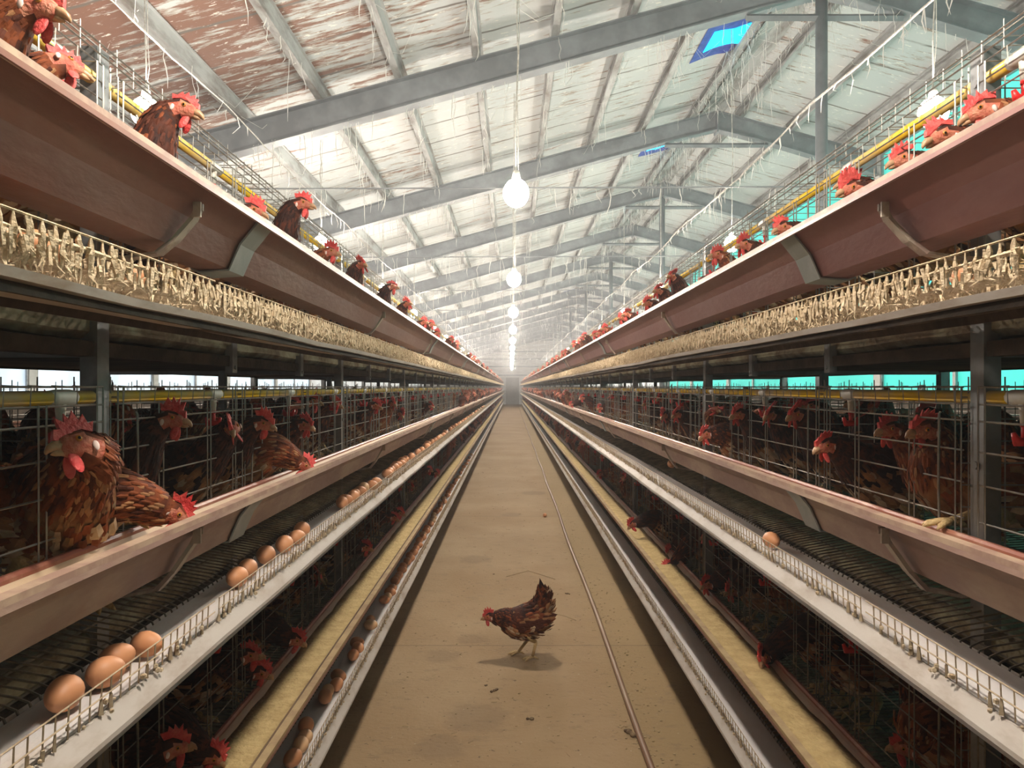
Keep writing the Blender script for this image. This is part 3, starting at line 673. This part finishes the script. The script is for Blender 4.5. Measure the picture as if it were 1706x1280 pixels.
def hen_meshes(head, hd, body=BODY, seed=0, feet=None, feathers=True, tone=0, nseg=16):
    """head: centre of the head, hd: where the beak points, both in the hen's own frame (+X ahead)"""
    r = random.Random(seed); head = Vector(head); hd = Vector(hd).normalized()
    sp = [(Vector((p[0], 0, p[1])), a, b) for p, a, b in body]
    p0 = sp[-1][0]; p1 = head - hd * .016 - Vector((0, 0, .010)); dist = (p1 - p0).length
    t0 = Vector((.8, 0, .6)) * dist * .9; t1 = (hd * .7 + (p1 - p0).normalized() * .6) * dist * .8
    for q in range(1, 7):
        u = q / 7; k = (1 - u); sp.append((bez(p0, t0, p1, t1, u), .060 * k**1.25 + .0255 * (1 - k**1.25), .064 * k**1.25 + .029 * (1 - k**1.25)))
    nneck = len(sp)
    sp += [(p1, .0215, .0250), (head + hd * .002, .0185, .0215), (head + hd * .016, .0140, .0165), (head + hd * .027, .0100, .0120), (head + hd * .031, .004, .005)]
    side = Vector((0, 1, 0)); rings = []; k = len(sp); frames = []
    for i in range(k):
        t = (sp[min(i + 1, k - 1)][0] - sp[max(i - 1, 0)][0]).normalized()
        side = (side - t * side.dot(t)).normalized(); nn = t.cross(side); frames.append((sp[i][0], t, side.copy(), nn * -1 if nn.z < -9 else nn, sp[i][1], sp[i][2]))
    b = MB(); vs = []; cols = []
    pal = (MAHO, DARK, RUST) if tone == 0 else (RUST, MAHO, TAN) if tone == 1 else (DARK, MAHO, DARK)
    for i, (p, t, s_, n_, rw, rh) in enumerate(frames):
        for j in range(nseg):
            a = 2 * math.pi * j / nseg; vs.append(p + s_ * math.cos(a) * rw + n_ * math.sin(a) * rh)
            low = math.sin(a) < -.2
            cols.append(TAN if (low and i < len(body)) else pal[0] if i % 2 else pal[1])
    fs = []; mi = []
    upz = 1 if frames[nneck][3].z >= 0 else -1
    def SKIN(i, j):      # bare face in front; feathered crown and nape
        top = math.sin(2 * math.pi * (j + .5) / nseg) * upz
        return i > nneck + 1 or (i == nneck + 1 and top < .62) or (i == nneck and -.75 < top < .35)
    for i in range(k - 1):
        for j in range(nseg): fs.append((i * nseg + j, i * nseg + (j + 1) % nseg, (i + 1) * nseg + (j + 1) % nseg, (i + 1) * nseg + j)); mi.append(1 if SKIN(i, j) else 0)
    b.add(vs, fs, 0, cols); b.mi = mi; b.add([], [], 0)
    b.f.append(tuple(range(nseg))[::-1]); b.mi.append(0); b.f.append(tuple((k - 1) * nseg + j for j in range(nseg))); b.mi.append(1)
    out = {'body': b.mesh('body', ['plumage', 'skin'], True)}
    if feathers:
        pm = MB()
        for i in range(1, nneck + 1):
            p, t, s_, n_, rw, rh = frames[i]; neck = i >= len(body)
            cnt = 15 if not neck else 13
            for row in range(3 if neck else 4):
                fr_ = row / (3 if neck else 4); pn = frames[i - 1]
                for j in range(cnt):
                    a = 2 * math.pi * (j + .5 * (row % 2) + r.uniform(-.2, .2)) / cnt
                    pp = p.lerp(pn[0], fr_); ww = rw + (pn[4] - rw) * fr_; hh = rh + (pn[5] - rh) * fr_
                    nr = (s_ * math.cos(a) / max(ww, .01) + n_ * math.sin(a) / max(hh, .01)).normalized()
                    base = pp + s_ * math.cos(a) * ww + n_ * math.sin(a) * hh + nr * .001
                    d = (-t + nr * r.uniform(.06, .28) + Vector((0, 0, -.25 if neck else -.1)) + s_ * r.uniform(-.15, .15)).normalized()
                    sd = d.cross(nr).normalized(); low = math.sin(a) < -.15; u = r.random()
                    if neck: col = pal[0] if u < .55 else pal[2] if u < .8 else pal[1]
                    else:
                        col = (CREAM if u < .3 else TAN if u < .72 else pal[0]) if low else (pal[2] if u < .3 else pal[0] if u < .7 else TAN if u < .82 else pal[1])
                    f_ = r.uniform(.75, 1.25); col = tuple(c * f_ for c in col)
                    L_ = r.uniform(.018, .028) if neck else r.uniform(.024, .042)
                    leaf(pm, base, d, sd, nr, L_, L_ * (.34 if neck else .55), col)
        out['plumage'] = pm.mesh('plumage', ['plumage'])
        # tail
        tb = MB(); p, t, s_, n_, rw, rh = frames[0]
        for q in range(11):
            a = (q - 5) / 5; d = (-t * 1.0 + Vector((0, 0, .45 - abs(a) * .3)) + Vector((0, a * .35, 0))).normalized()
            nr = Vector((0, 1, 0)) * (1 if a >= 0 else -1); nr = (nr - d * nr.dot(d)).normalized(); sd = d.cross(nr).normalized()
            col = DARK if q % 2 else pal[0]
            if seed % 3 == 0 and q in (4, 5, 6): col = TAN
            leaf(tb, p - d * .03 + Vector((0, a * .012, 0)), d, sd, nr, r.uniform(.06, .095), .026, col)
        out['tail'] = tb.mesh('tail', ['plumage'])
        # wings
        for sg in (-1, 1):
            wb = MB(); sh = frames[len(body) - 2]; c0 = sh[0] + Vector((-.01, sg * (sh[4] + .004), .012)); wl = .17
            e = Vector((-.95, 0, .28 if body is BODY_TAILUP else .12)).normalized()
            ring = []
            for i in range(7):
                u = i / 6; c_ = c0 + e * wl * u + Vector((0, sg * .006 * math.sin(math.pi * u), -.012)); h_ = .040 * math.sin(math.pi * min(1, .18 + u * .8)) + .004; w_ = .012 * math.sin(math.pi * min(1, .2 + .78 * u)) + .002
                for j in range(8):
                    a = 2 * math.pi * j / 8; ring.append(c_ + Vector((0, math.cos(a) * w_, math.sin(a) * h_)))
            wb.add(ring, [(i * 8 + j, i * 8 + (j + 1) % 8, (i + 1) * 8 + (j + 1) % 8, (i + 1) * 8 + j) for i in range(6) for j in range(8)], 0, [pal[0]] * len(ring))
            for i in range(7):
                for j in range(6):
                    u = .03 + i / 7.5; v = (j - 2.5) / 2.5; base = c0 + e * wl * u + Vector((0, sg * (.013 + .004 * (1 - abs(v))), -.012 + v * .034 * math.sin(math.pi * min(1, .18 + u * .8))))
                    nr = Vector((0, sg, 0)); d = (e + Vector((0, sg * .05, -.10 - v * .08))).normalized(); sd = d.cross(nr).normalized(); uu = r.random()
                    col = CREAM if (uu < .16 and j < 2) else TAN if uu < .28 else pal[2] if uu < .5 else pal[0]
                    leaf(wb, base, d, sd, nr, r.uniform(.03, .05) * (1.3 if i > 4 else 1), .022, col)
            out['wing%d' % sg] = wb.mesh('wing', ['plumage'])
    p, t, side = head, hd, frames[-1][2]; up = hd.cross(side).normalized()
    if up.z < 0 and abs(hd.z) < .9: up = -up
    def P(x, y, z): return head + hd * x + side * y + up * z
    # beak
    bk = MB(); pts = [P(.024, 0, .001), P(.034, 0, .001), P(.041, 0, -.0015), P(.046, 0, -.006), P(.0475, 0, -.009)]
    bk.tube(pts, [.0095, .0080, .0056, .0028, .0006], 8); bk.tube([P(.024, 0, -.007), P(.034, 0, -.008), P(.041, 0, -.0095)], [.0065, .0048, .001], 7); out['beak'] = bk.mesh('beak', 'beak', True)
    # comb: a toothed blade
    cb = MB(); prof = [(-.022, .016), (-.030, .030), (-.018, .031), (-.017, .043), (-.007, .034), (-.003, .049), (.005, .036), (.011, .047), (.015, .032), (.022, .038), (.023, .024), (.031, .024), (.033, .008), (.026, .006), (.010, .018), (-.008, .021)]
    jit = [r.uniform(-.0022, .0022) for _ in prof]; bend = r.uniform(-.5, .5); sc = r.uniform(.8, 1.15); n = len(prof); vv = []
    for sg in (-1, 1):
        for (x, z) in prof:
            th = .0036 * (1.3 - min(1, max(0, (z - .015) / .03))); j_ = jit[prof.index((x, z))]; vv.append(P(x + j_, sg * th + bend * max(0, z - .02) * (1 + 20 * abs(x)), .015 + (z - .015 + j_) * sc))
    cz = [P(.0, sg * .0048, .024) for sg in (-1, 1)]
    cb.add(vv + cz, [(i, (i + 1) % n, 2 * n) for i in range(n)] + [((i + 1) % n + n, i + n, 2 * n + 1) for i in range(n)] + [(i, i + n, (i + 1) % n + n, (i + 1) % n) for i in range(n)])
    out['comb'] = cb.mesh('comb', 'comb')
    rot = Matrix((hd, side, up)).transposed()
    for sg in (-1, 1):
        wt = MB(); wt.ball(P(.016, sg * .0085, -.026), (.0088, .0026, .0175), 8, 7, rot=rot @ Matrix.Rotation(sg * .25, 3, 'X')); out['wattle%d' % sg] = wt.mesh('wattle', 'comb', True)
        ey = MB(); ey.ball(P(.008, sg * .0158, .0045), (.0048, .0030, .0048), 8, 6, rot=rot, mi=0); ey.ball(P(.0085, sg * .0180, .0045), (.0024, .0015, .0024), 6, 5, rot=rot, mi=1); out['eye%d' % sg] = ey.mesh('eye', ['eye', 'pupil'], True)
        lb = MB(); lb.ball(P(-.010, sg * .0195, -.009), (.0045, .0026, .0075), 7, 6, rot=rot); out['ear_lobe%d' % sg] = lb.mesh('ear_lobe', 'lobe', True)
    # legs
    feet = feet or [(.01, -.045, 0), (-.01, .045, 0)]
    for q, ft in enumerate(feet):
        lg = MB(); ft = Vector(ft); sg = -1 if ft.y < 0 else 1
        hip = Vector((-.01, sg * .04, .13)); knee = Vector((ft.x * .4 - .035 if ft.z < .02 else (hip.x + ft.x) / 2, ft.y * .9, max(.085, ft.z + .035)))
        lg.tube([hip, hip.lerp(knee, .5) + Vector((.012, 0, 0)), knee], [.026, .018, .009], 8)
        ank = ft + Vector((0, 0, .012)); lg.tube([knee, knee.lerp(ank, .5), ank], [.0100, .0078, .0078], 7)
        for a, L_ in ((0, .045), (.55, .038), (-.55, .038), (math.pi, .022)):
            d = Vector((math.cos(a), math.sin(a), 0)); lg.tube([ank, ft + d * L_ * .5 + Vector((0, 0, .011)), ft + d * L_ + Vector((0, 0, .006)), ft + d * (L_ + .010) + Vector((0, 0, .001))], [.0078, .0064, .0052, .001], 6)
        out['leg%d' % q] = lg.mesh('leg', 'leg', True)
    return out
ORDER = ['body', 'plumage', 'tail', 'wing-1', 'wing1', 'comb', 'beak', 'wattle-1', 'wattle1', 'eye-1', 'eye1', 'ear_lobe-1', 'ear_lobe1', 'leg0', 'leg1']
SIMPLE = ('body', 'plumage', 'comb', 'beak', 'wattle-1', 'wattle1', 'leg0', 'leg1', 'tail')
def put_hen(meshes, loc, yaw, keys=ORDER, sc=1):
    o = empty('hen', loc, (sc,) * 3, (0, 0, yaw))
    for k in keys:
        if k in meshes: link(k.rstrip('-01'), meshes[k], o)
    return o
HENS = {}      # (side, tier) -> list of (D, object, look)
def floor_h(t, X): return tz(t) - .422 + (X - .80) * .05
def reg(side, t, D, o, look, where='in'): HENS.setdefault((side, t), []).append((D, o, look))
def hero(side, t, px, py, Xh, d, bX=.93, look='brown hen', tone=0, dy=0, feet=None, yaw_j=0, sc=1, body=BODY):
    """Xh: how far out the head is from the rack's own centre line; d: beak direction as (towards aisle, away from camera, up)"""
    s, off = SIDES[side]; Xw = Xh + (off if s > 0 else 0)
    D = F * Xw / abs(px - 852); z = H - (py - 645) / F * D
    bx = s * bX + off; by = D + dy; bz = floor_h(t, bX); yaw = (0 if side == 'left' else math.pi) + yaw_j
    hw = Vector((s * Xh + off, D, z)) - Vector((bx, by, bz)); dw = Vector((-s * d[0], d[1], d[2]))
    Rm = Matrix.Rotation(-yaw, 3, 'Z'); hl = (Rm @ hw) / sc; dl = Rm @ dw
    # keep the neck within a hen's reach
    nb = Vector((.095, 0, .215)); v = hl - nb
    if v.length > .26: print('stretch', side, t, px, py, round(v.length, 2), [round(x, 2) for x in hl])
    ms = hen_meshes(hl, dl, body, seed=int(px * 7 + py), tone=tone, feet=feet)
    o = put_hen(ms, (bx, by, bz), yaw, sc=sc); reg(side, t, D, o, look)
# top tier, left rack
hero('left', 3, 62, 12, .66, (1, .1, -.25), look='russet hen with her head high over the trough', tone=1, bX=.86)
hero('left', 3, 303, 182, .66, (1, .05, -.3), look='dark brown hen craning over the trough', tone=0, bX=.84, dy=-.02)
hero('left', 3, 262, 250, .70, (.5, .8, -.5), look='hen whose red comb shows over the trough edge', tone=1, bX=.90)
hero('left', 3, 420, 352, .70, (1, .1, -.3), look='black-brown hen low behind the trough edge', tone=2, bX=.88)
hero('left', 3, 503, 340, .66, (1, 0, -.2), look='black-brown hen looking across the aisle', tone=2, bX=.84)
hero('left', 3, 550, 420, .72, (1, 0, -.2), look='hen bowed behind the trough edge', tone=1)
hero('left', 3, 602, 440, .67, (.6, -.6, -.2), look='blackish hen with her head turned to the camera', tone=2, bX=.84)
hero('left', 3, 652, 478, .67, (1, .2, -.1), look='dark hen stretching over the trough', tone=2, bX=.84)
hero('left', 3, 678, 506, .67, (.7, -.5, 0), look='red-brown hen with head up', tone=0, bX=.84)
for px, py in ((706, 537), (718, 541), (728, 555), (752, 565), (761, 572), (783, 592), (790, 596), (797, 603), (805, 608), (812, 613), (818, 618)):
    hero('left', 3, px, py, .67, (R.uniform(.5, 1), R.uniform(-.6, .4), -.1), look='brown hen over the trough', tone=R.choice((0, 0, 1, 2)), bX=.85)
# top tier, right rack
hero('right', 3, 1640, 185, .76, (.8, .3, -.3), look='red-combed hen behind the cage wires', tone=1, bX=.95)
hero('right', 3, 1572, 228, .70, (1, -.1, -.35), look='dark hen leaning over the trough', tone=0, bX=.90)
hero('right', 3, 1508, 266, .78, (1, .1, -.3), look='hen in the shade of the pipe', tone=0, bX=.98)
hero('right', 3, 1420, 316, .68, (1, -.2, -.3), look='black-brown hen with a pale cheek', tone=2, bX=.88)
hero('right', 3, 1305, 380, .70, (.8, -.3, -.3), look='dark hen peering between the wires', tone=2, bX=.9)
hero('right', 3, 1240, 408, .70, (.8, -.4, -.2), look='dark hen by the upright', tone=0, bX=.9)
hero('right', 3, 1196, 425, .74, (.9, -.2, -.1), look='russet hen behind the upright', tone=1, bX=.93)
hero('right', 3, 1119, 460, .66, (.6, -.7, -.15), look='black-necked hen standing tall over the trough', tone=2, bX=.84)
hero('right', 3, 1097, 484, .66, (.7, -.5, -.15), look='red-brown hen beside the tall black-necked hen', tone=0, bX=.84)
hero('right', 3, 1080, 505, .66, (.9, -.4, -.3), look='dark red hen low over the trough', tone=0, bX=.84)
for px, py in ((1046, 524), (1037, 530), (1008, 548), (1000, 555), (992, 558), (974, 560), (966, 567), (957, 573), (943, 586), (938, 589), (928, 596), (921, 600), (912, 607), (905, 612), (897, 617), (890, 622)):
    hero('right', 3, px, py, .67, (R.uniform(.5, 1), R.uniform(-.6, .4), -.1), look='brown hen over the trough', tone=R.choice((0, 0, 1, 2)), bX=.85)
# middle tier, left rack
hero('left', 2, 132, 742, .68, (-.45, -.9, -.02), look='big rust-necked hen in profile with a tall red comb', tone=1, bX=.83, dy=.20, sc=1.15, yaw_j=-.9)
hero('left', 2, 284, 700, .745, (1, .1, -.15), look='blackish hen with a white ear lobe', tone=2, bX=.93, dy=-.03, feet=[(.18, -.11, .137), (-.01, .045, 0)])
hero('left', 2, 290, 856, .655, (.75, .2, -.85), look='orange-brown hen pecking in the trough', tone=1, bX=.86, dy=-.08)
hero('left', 2, 387, 712, .74, (.35, -.8, -.4), look='dark hen facing the camera with red wattles', tone=2, bX=.92)
hero('left', 2, 436, 706, .725, (1, .1, -.35), look='dark hen with a floppy pink comb', tone=2, bX=.92)
hero('left', 2, 508, 708, .725, (.8, -.3, -.3), look='hen with a pale pink comb', tone=0, bX=.92)
hero('left', 2, 520, 670, .80, (1, .1, -.15), look='brown hen held high against the water pipe', tone=0, bX=.99)
hero('left', 2, 505, 774, .67, (.7, .2, -.9), look='chestnut hen pecking in the trough', tone=1, bX=.87, dy=-.05)
hero('left', 2, 556, 674, .80, (1, .1, -.3), look='red-brown hen beyond the high-held hen', tone=0, bX=.99)
hero('left', 2, 625, 676, .74, (.9, -.1, -.35), look='chestnut hen with a bright red face', tone=0, bX=.93)
hero('left', 2, 655, 672, .75, (.5, -.7, -.3), look='hen with a rosy face', tone=1, bX=.93)
hero('left', 2, 668, 690, .74, (.5, -.7, -.5), look='hen with head bowed', tone=0, bX=.93)
# middle tier, right rack
hero('right', 2, 1483, 716, .80, (.95, -.25, -.15), look='orange-combed hen beside her twin', tone=1, bX=.98, dy=-.02)
hero('right', 2, 1541, 716, .79, (.95, -.2, -.2), look='large orange-brown hen near the upright', tone=1, bX=.93, feet=[(.15, .12, .125), (-.02, -.05, 0)], sc=1.08)
hero('right', 2, 1376, 742, .72, (.9, -.3, -.35), look='dark-necked hen with a cream breast', tone=2, bX=.90)
hero('right', 2, 1325, 690, .76, (.8, -.5, -.3), look='black hen with a pink face', tone=2, bX=.95)
hero('right', 2, 1282, 690, .77, (.6, -.6, -.3), look='black hen looking down', tone=2, bX=.95)
hero('right', 2, 1230, 690, .74, (.8, -.4, -.25), look='black hen with a red comb and pale ear lobe', tone=2, bX=.93)
hero('right', 2, 1175, 724, .68, (.7, -.5, -.4), look='hen with scarlet face low over the trough', tone=0, bX=.87)
hero('right', 2, 1128, 690, .74, (.7, -.5, -.3), look='black-brown hen with red wattles', tone=2, bX=.93)
hero('right', 2, 1106, 692, .74, (.5, -.7, -.4), look='red-faced hen', tone=0, bX=.93)
hero('right', 2, 1078, 672, .78, (.7, -.5, -.2), look='dark hen with her head high', tone=2, bX=.95)
hero('right', 2, 1100, 664, .80, (.6, -.6, -.2), look='dark hen by the upright', tone=2, bX=.97)
hero('right', 2, 1000, 680, .72, (.7, -.5, -.3), look='red-faced hen over the trough', tone=0, bX=.9)
# bottom tier
for px, py, X, d, tn, lk in ((290, 1245, .74, (.8, .3, -.1), 2, 'dark hen with a dull red comb'), (352, 1258, .71, (.7, .3, -.8), 2, 'dark hen with a bright pink comb'), (415, 1092, .76, (.9, .1, -.1), 2, 'dark hen with a ragged comb'),
                             (432, 1120, .75, (.8, .2, -.4), 2, 'dark hen under the ragged-combed hen'), (492, 1065, .72, (.8, .1, -.5), 2, 'black hen with a rosy comb'), (608, 912, .74, (.8, .1, -.3), 2, 'dark hen with a vivid red comb'), (655, 862, .73, (.8, .1, -.5), 0, 'dark hen with a pink face'), (665, 855, .74, (.8, .1, -.3), 0, 'dark hen beside the pink-faced hen')):
    hero('left', 1, px, py, X, d, look=lk, tone=tn, bX=.93)
for px, py, X, d, tn, lk in ((1118, 920, .76, (.8, -.5, -.3), 2, 'dark hen with a red comb'), (1115, 945, .70, (.9, -.3, -.6), 0, 'hen pecking mash'), (1178, 974, .73, (.8, -.5, -.2), 2, 'dark hen with a tall pink comb'), (1220, 985, .80, (.9, -.4, -.2), 2, 'dark hen with a pale pink face'),
                             (1272, 1096, .71, (.5, -.8, -.3), 2, 'dark hen facing the camera with spread comb'), (1325, 1060, .83, (.8, -.3, -.3), 0, 'hen with a long red comb'), (1390, 1100, .87, (.6, .3, -.4), 0, 'hen looking away'), (1510, 1245, .82, (.9, .3, -.2), 1, 'orange-brown hen with a scarlet comb'), (1000, 790, .70, (.8, -.4, -.5), 1, 'ginger hen pecking mash')):
    hero('right', 1, px, py, X, d, look=lk, tone=tn, bX=.95)

# the rest of the flock: a dozen poses, copied
POSES = [((.165, 0, .345), (1, .1, -.15)), ((.17, .03, .335), (.5, .8, -.2)), ((.17, -.03, .335), (.5, -.8, -.2)), ((.22, 0, .29), (1, 0, -.3)), ((.245, .02, .20), (.8, .2, -.7)), ((.14, .01, .35), (.8, -.5, -.1)),
         ((.21, -.04, .26), (.8, -.4, -.4)), ((.16, .05, .32), (-.3, .9, -.1)), ((.20, .03, .32), (.9, .4, -.2)), ((.15, -.04, .30), (.4, -.8, -.3))]
PROTO = [hen_meshes(h, d, seed=100 + i, tone=i % 3 if i % 2 else (0, 2, 1)[i % 3]) for i, (h, d) in enumerate(POSES)]
def fill(side, t, lim, rows, y_start=.3):
    s, off = SIDES[side]; n = 0; y = y_start
    while n < lim and y < YE - .3:
        c = int((y - Y0) / .65); y0 = Y0 + c * .65
        for q in range(rows):
            yy = y0 + .09 + (.65 - .18) * (q + .5) / rows + R.uniform(-.03, .03); X = R.uniform(.86, 1.0) if q % 2 else R.uniform(.98, 1.18)
            if any(abs(yy - a[0]) < .13 for a in HENS.get((side, t), []) if X < 1.02 and not a[2].startswith('#')): X = R.uniform(1.12, 1.24)
            if n >= lim: break
            yaw = (0 if s < 0 else math.pi) + R.uniform(-.55, .55) + (math.pi * .6 if R.random() < .12 else 0)
            k = R.randrange(len(PROTO)) if X < 1.0 else R.choice((0, 1, 2, 5, 7, 9))
            o = put_hen(PROTO[k], (s * X + off, yy, floor_h(t, X)), yaw, ORDER if yy < 7 else SIMPLE, R.uniform(.95, 1.04))
            look = 'brown hen' if X < 1.05 else 'brown hen at the back'
            reg(side, t, yy, o, look); n += 1
        y = y0 + .66
    return y
ends = {}
for sd in ('left', 'right'):
    ends[(sd, 2)] = fill(sd, 2, 62, 4, .35 if sd == 'left' else .8)
    ends[(sd, 1)] = fill(sd, 1, 34, 3, 1.0)
    ends[(sd, 3)] = fill(sd, 3, 10, 2, .9)
for (sd, t), L_ in HENS.items():
    L_.sort(key=lambda a: a[0])
    for i, (D, o, look) in enumerate(L_):
        lb = '%s, %s tier of %s rack, %s from the camera' % (look, TIER[t], sd, nth(i + 1))
        if len(lb.split()) > 16: lb = '%s, %s %s tier, %s from camera' % (look, TIER[t], sd, nth(i + 1))
        if len(lb.split()) > 16: lb = '%s, %s %s tier' % (look, TIER[t], sd)
        tag(o, lb, 'hen', 'hens in the cages of the rack')
# distant hens, too many and too small to tell one from the next
fm = MB()
def far_hen(x, y, z, s, tn, reach):
    c1 = (MAHO, RUST, DARK)[tn]; dx = -s
    fm.ball((x, y, z + .17), (.13, .075, .085), 7, 5, 0, col=c1)
    hx = x + dx * (.13 + reach); hz = z + R.uniform(.24, .35)
    fm.tube([(x + dx * .07, y, z + .20), (x + dx * .12, y, z + .26), (hx, y, hz)], [.065, .045, .024], 6, 0, col=c1)
    fm.ball((hx + dx * .015, y, hz + .005), (.026, .018, .022), 6, 4, 1)
    fm.tube([(hx + dx * .03, y, hz), (hx + dx * .06, y + R.uniform(-.02, .02), hz - .01)], [.008, .001], 4, 2)
    fm.add([(hx - dx * .015, y - .003, hz + .02), (hx + dx * .03, y - .003, hz + .02), (hx + dx * .02, y, hz + .045), (hx - dx * .01, y, hz + .05), (hx - dx * .015, y + .003, hz + .02), (hx + dx * .03, y + .003, hz + .02)], [(0, 1, 2, 3), (5, 4, 3, 2)], 1)
    fm.ball((hx + dx * .02, y, hz - .025), (.010, .008, .016), 5, 4, 1)
for sd, (s, off) in SIDES.items():
    for t, dens in ((2, .13), (1, .17), (3, .45)):
        y = ends[(sd, t)] if t < 3 else 9.0
        while y < YE - .5:
            X = R.uniform(.84, 1.05); far_hen(s * X + off, y, floor_h(t, X), s, R.choice((0, 0, 1, 1, 2)), R.uniform(-.02, .07)); y += dens * R.uniform(.7, 1.3)
for sd, (s, off) in SIDES.items():      # the backs of the birds in the rear half of each rack
    for t in (1, 2):
        y = -.4
        while y < 24:
            X = R.uniform(1.50, 1.68); far_hen(s * X + off, y, floor_h(2, .9) + .605 * (t - 2) + R.uniform(0, .03), -s if R.random() < .8 else s, R.choice((0, 0, 1, 2)), R.uniform(-.02, .03)); y += R.uniform(.12, .22)
fm.c = [c if c != (1, 1, 1) else (1, 1, .999) for c in fm.c]
o = link('distant_hens', fm.mesh('distant_hens', ['plumage', 'skin', 'beak'], True)); tag(o, 'rest of the flock, brown hens far down and deep inside both racks', 'hens', kind='stuff')

for sd, (s, off) in SIDES.items():  # added two-tier racks that keep side-wall daylight off the main cages
    o = empty('blocker_rack', (off, 0, 0), (s, 1, 1)); tag(o, 'added neighbouring cage rack blocking side daylight beyond the %s rack' % sd, 'cage rack')
    for t in (1, 2):
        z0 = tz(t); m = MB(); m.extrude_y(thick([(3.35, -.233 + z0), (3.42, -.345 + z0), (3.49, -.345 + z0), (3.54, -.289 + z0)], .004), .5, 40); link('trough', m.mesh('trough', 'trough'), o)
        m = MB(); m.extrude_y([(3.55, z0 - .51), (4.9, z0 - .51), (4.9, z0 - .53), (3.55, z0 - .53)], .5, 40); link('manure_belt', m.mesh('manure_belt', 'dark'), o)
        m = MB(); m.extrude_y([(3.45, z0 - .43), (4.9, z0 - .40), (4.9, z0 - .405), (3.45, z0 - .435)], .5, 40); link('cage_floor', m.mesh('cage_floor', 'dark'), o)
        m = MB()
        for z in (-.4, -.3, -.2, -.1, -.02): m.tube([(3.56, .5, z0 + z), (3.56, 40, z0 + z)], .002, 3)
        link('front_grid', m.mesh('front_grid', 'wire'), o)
    m = MB(); m.box((4.2, .5, .1), (4.203, 40, tz(2) - .12)); link('blocking_partition', m.mesh('blocking_partition', 'dark'), o)  # solid dark sheet stops low daylight passing through
    pm_ = MB(); pm_.box((3.55, -.02, 0), (3.59, .02, tz(2) + .02)); pme = pm_.mesh('post', 'steel')
    for k in range(20): link('post', pme, o, (0, .6 + 1.95 * k, 0))

# the hen loose in the aisle
ms = hen_meshes((.185, -.01, .205), (1, -.05, -.25), BODY_TAILUP, seed=5, tone=0, feet=[(.035, -.035, 0), (-.03, .04, 0)])
o = put_hen(ms, (.075, 3.74, 0), math.pi + .08, sc=1.02); tag(o, 'loose brown hen walking on the aisle floor with raised tail', 'hen')

# ------------------------------------------------------------------ floor pipe and litter
m = MB(); pts = [(.515 + .006 * math.sin(y * 1.7), y, .013) for y in [1.8 + .5 * k for k in range(105)]]; m.tube(pts, .0135, 10)
tag(link('floor_pipe', m.mesh('floor_pipe', 'pipebrown', True)), 'thin brown pipe lying along the aisle floor', 'pipe')
def floor_pt(px, py): D = F * H / (py - 645); return (px - 852) / F * D, D
for i, (px, py, r_, lb) in enumerate(((822, 1152, .012, 'dark dropping on the floor before the loose hen'), (811, 1143, .006, 'tiny dark dropping before the loose hen'), (823, 957, .007, 'small dark dropping behind the loose hen'), (1048, 1222, .018, 'dark dropping against the floor pipe'), (946, 990, .010, 'small dropping right of the loose hen'), (885, 1198, .012, 'flat dropping near the bottom of the aisle'))):
    x, y = floor_pt(px, py); m = MB()
    for q in range(5): m.ball((R.gauss(0, r_ * .7), R.gauss(0, r_ * .7), r_ * .25), (r_ * R.uniform(.5, .9), r_ * R.uniform(.5, .9), r_ * .4), 7, 5)
    tag(link('dropping', m.mesh('dropping', 'dropping', True), None, (x, y, 0)), lb, 'dropping')
for (pa, pb, pc, lb) in (((843, 962), (880, 952), (925, 966), 'curved straw stem behind the loose hen'), ((925, 1024), (942, 1028), (960, 1035), 'thin straw stem beside the loose hen')):
    m = MB(); m.tube([(*floor_pt(*p), .004) for p in (pa, pb, pc)], .002, 4); tag(link('straw_stem', m.mesh('straw_stem', 'straw')), lb, 'straw')
m = MB()
for k in range(1500):
    u = R.random(); x = R.gauss(.56, .05) if u < .55 else R.uniform(-.55, .65); y = 2.2 + 22 * R.random() ** 1.8; s_ = R.uniform(.002, .007) 
    a = R.uniform(0, 6.3)
    if u < .8: m.ball((x, y, s_ * .3), (s_, s_ * R.uniform(.5, 1), s_ * .4), 5, 3)
    else: m.tube([(x, y, .002), (x + .025 * math.cos(a), y + .025 * math.sin(a), .003)], .0012, 3)
tag(link('litter', m.mesh('litter', 'straw')), 'crumbs of feed and chaff scattered on the concrete', 'litter', kind='stuff')
print('OBJECTS', len(bpy.data.objects), 'HENS', sum(len(v) for v in HENS.values()))
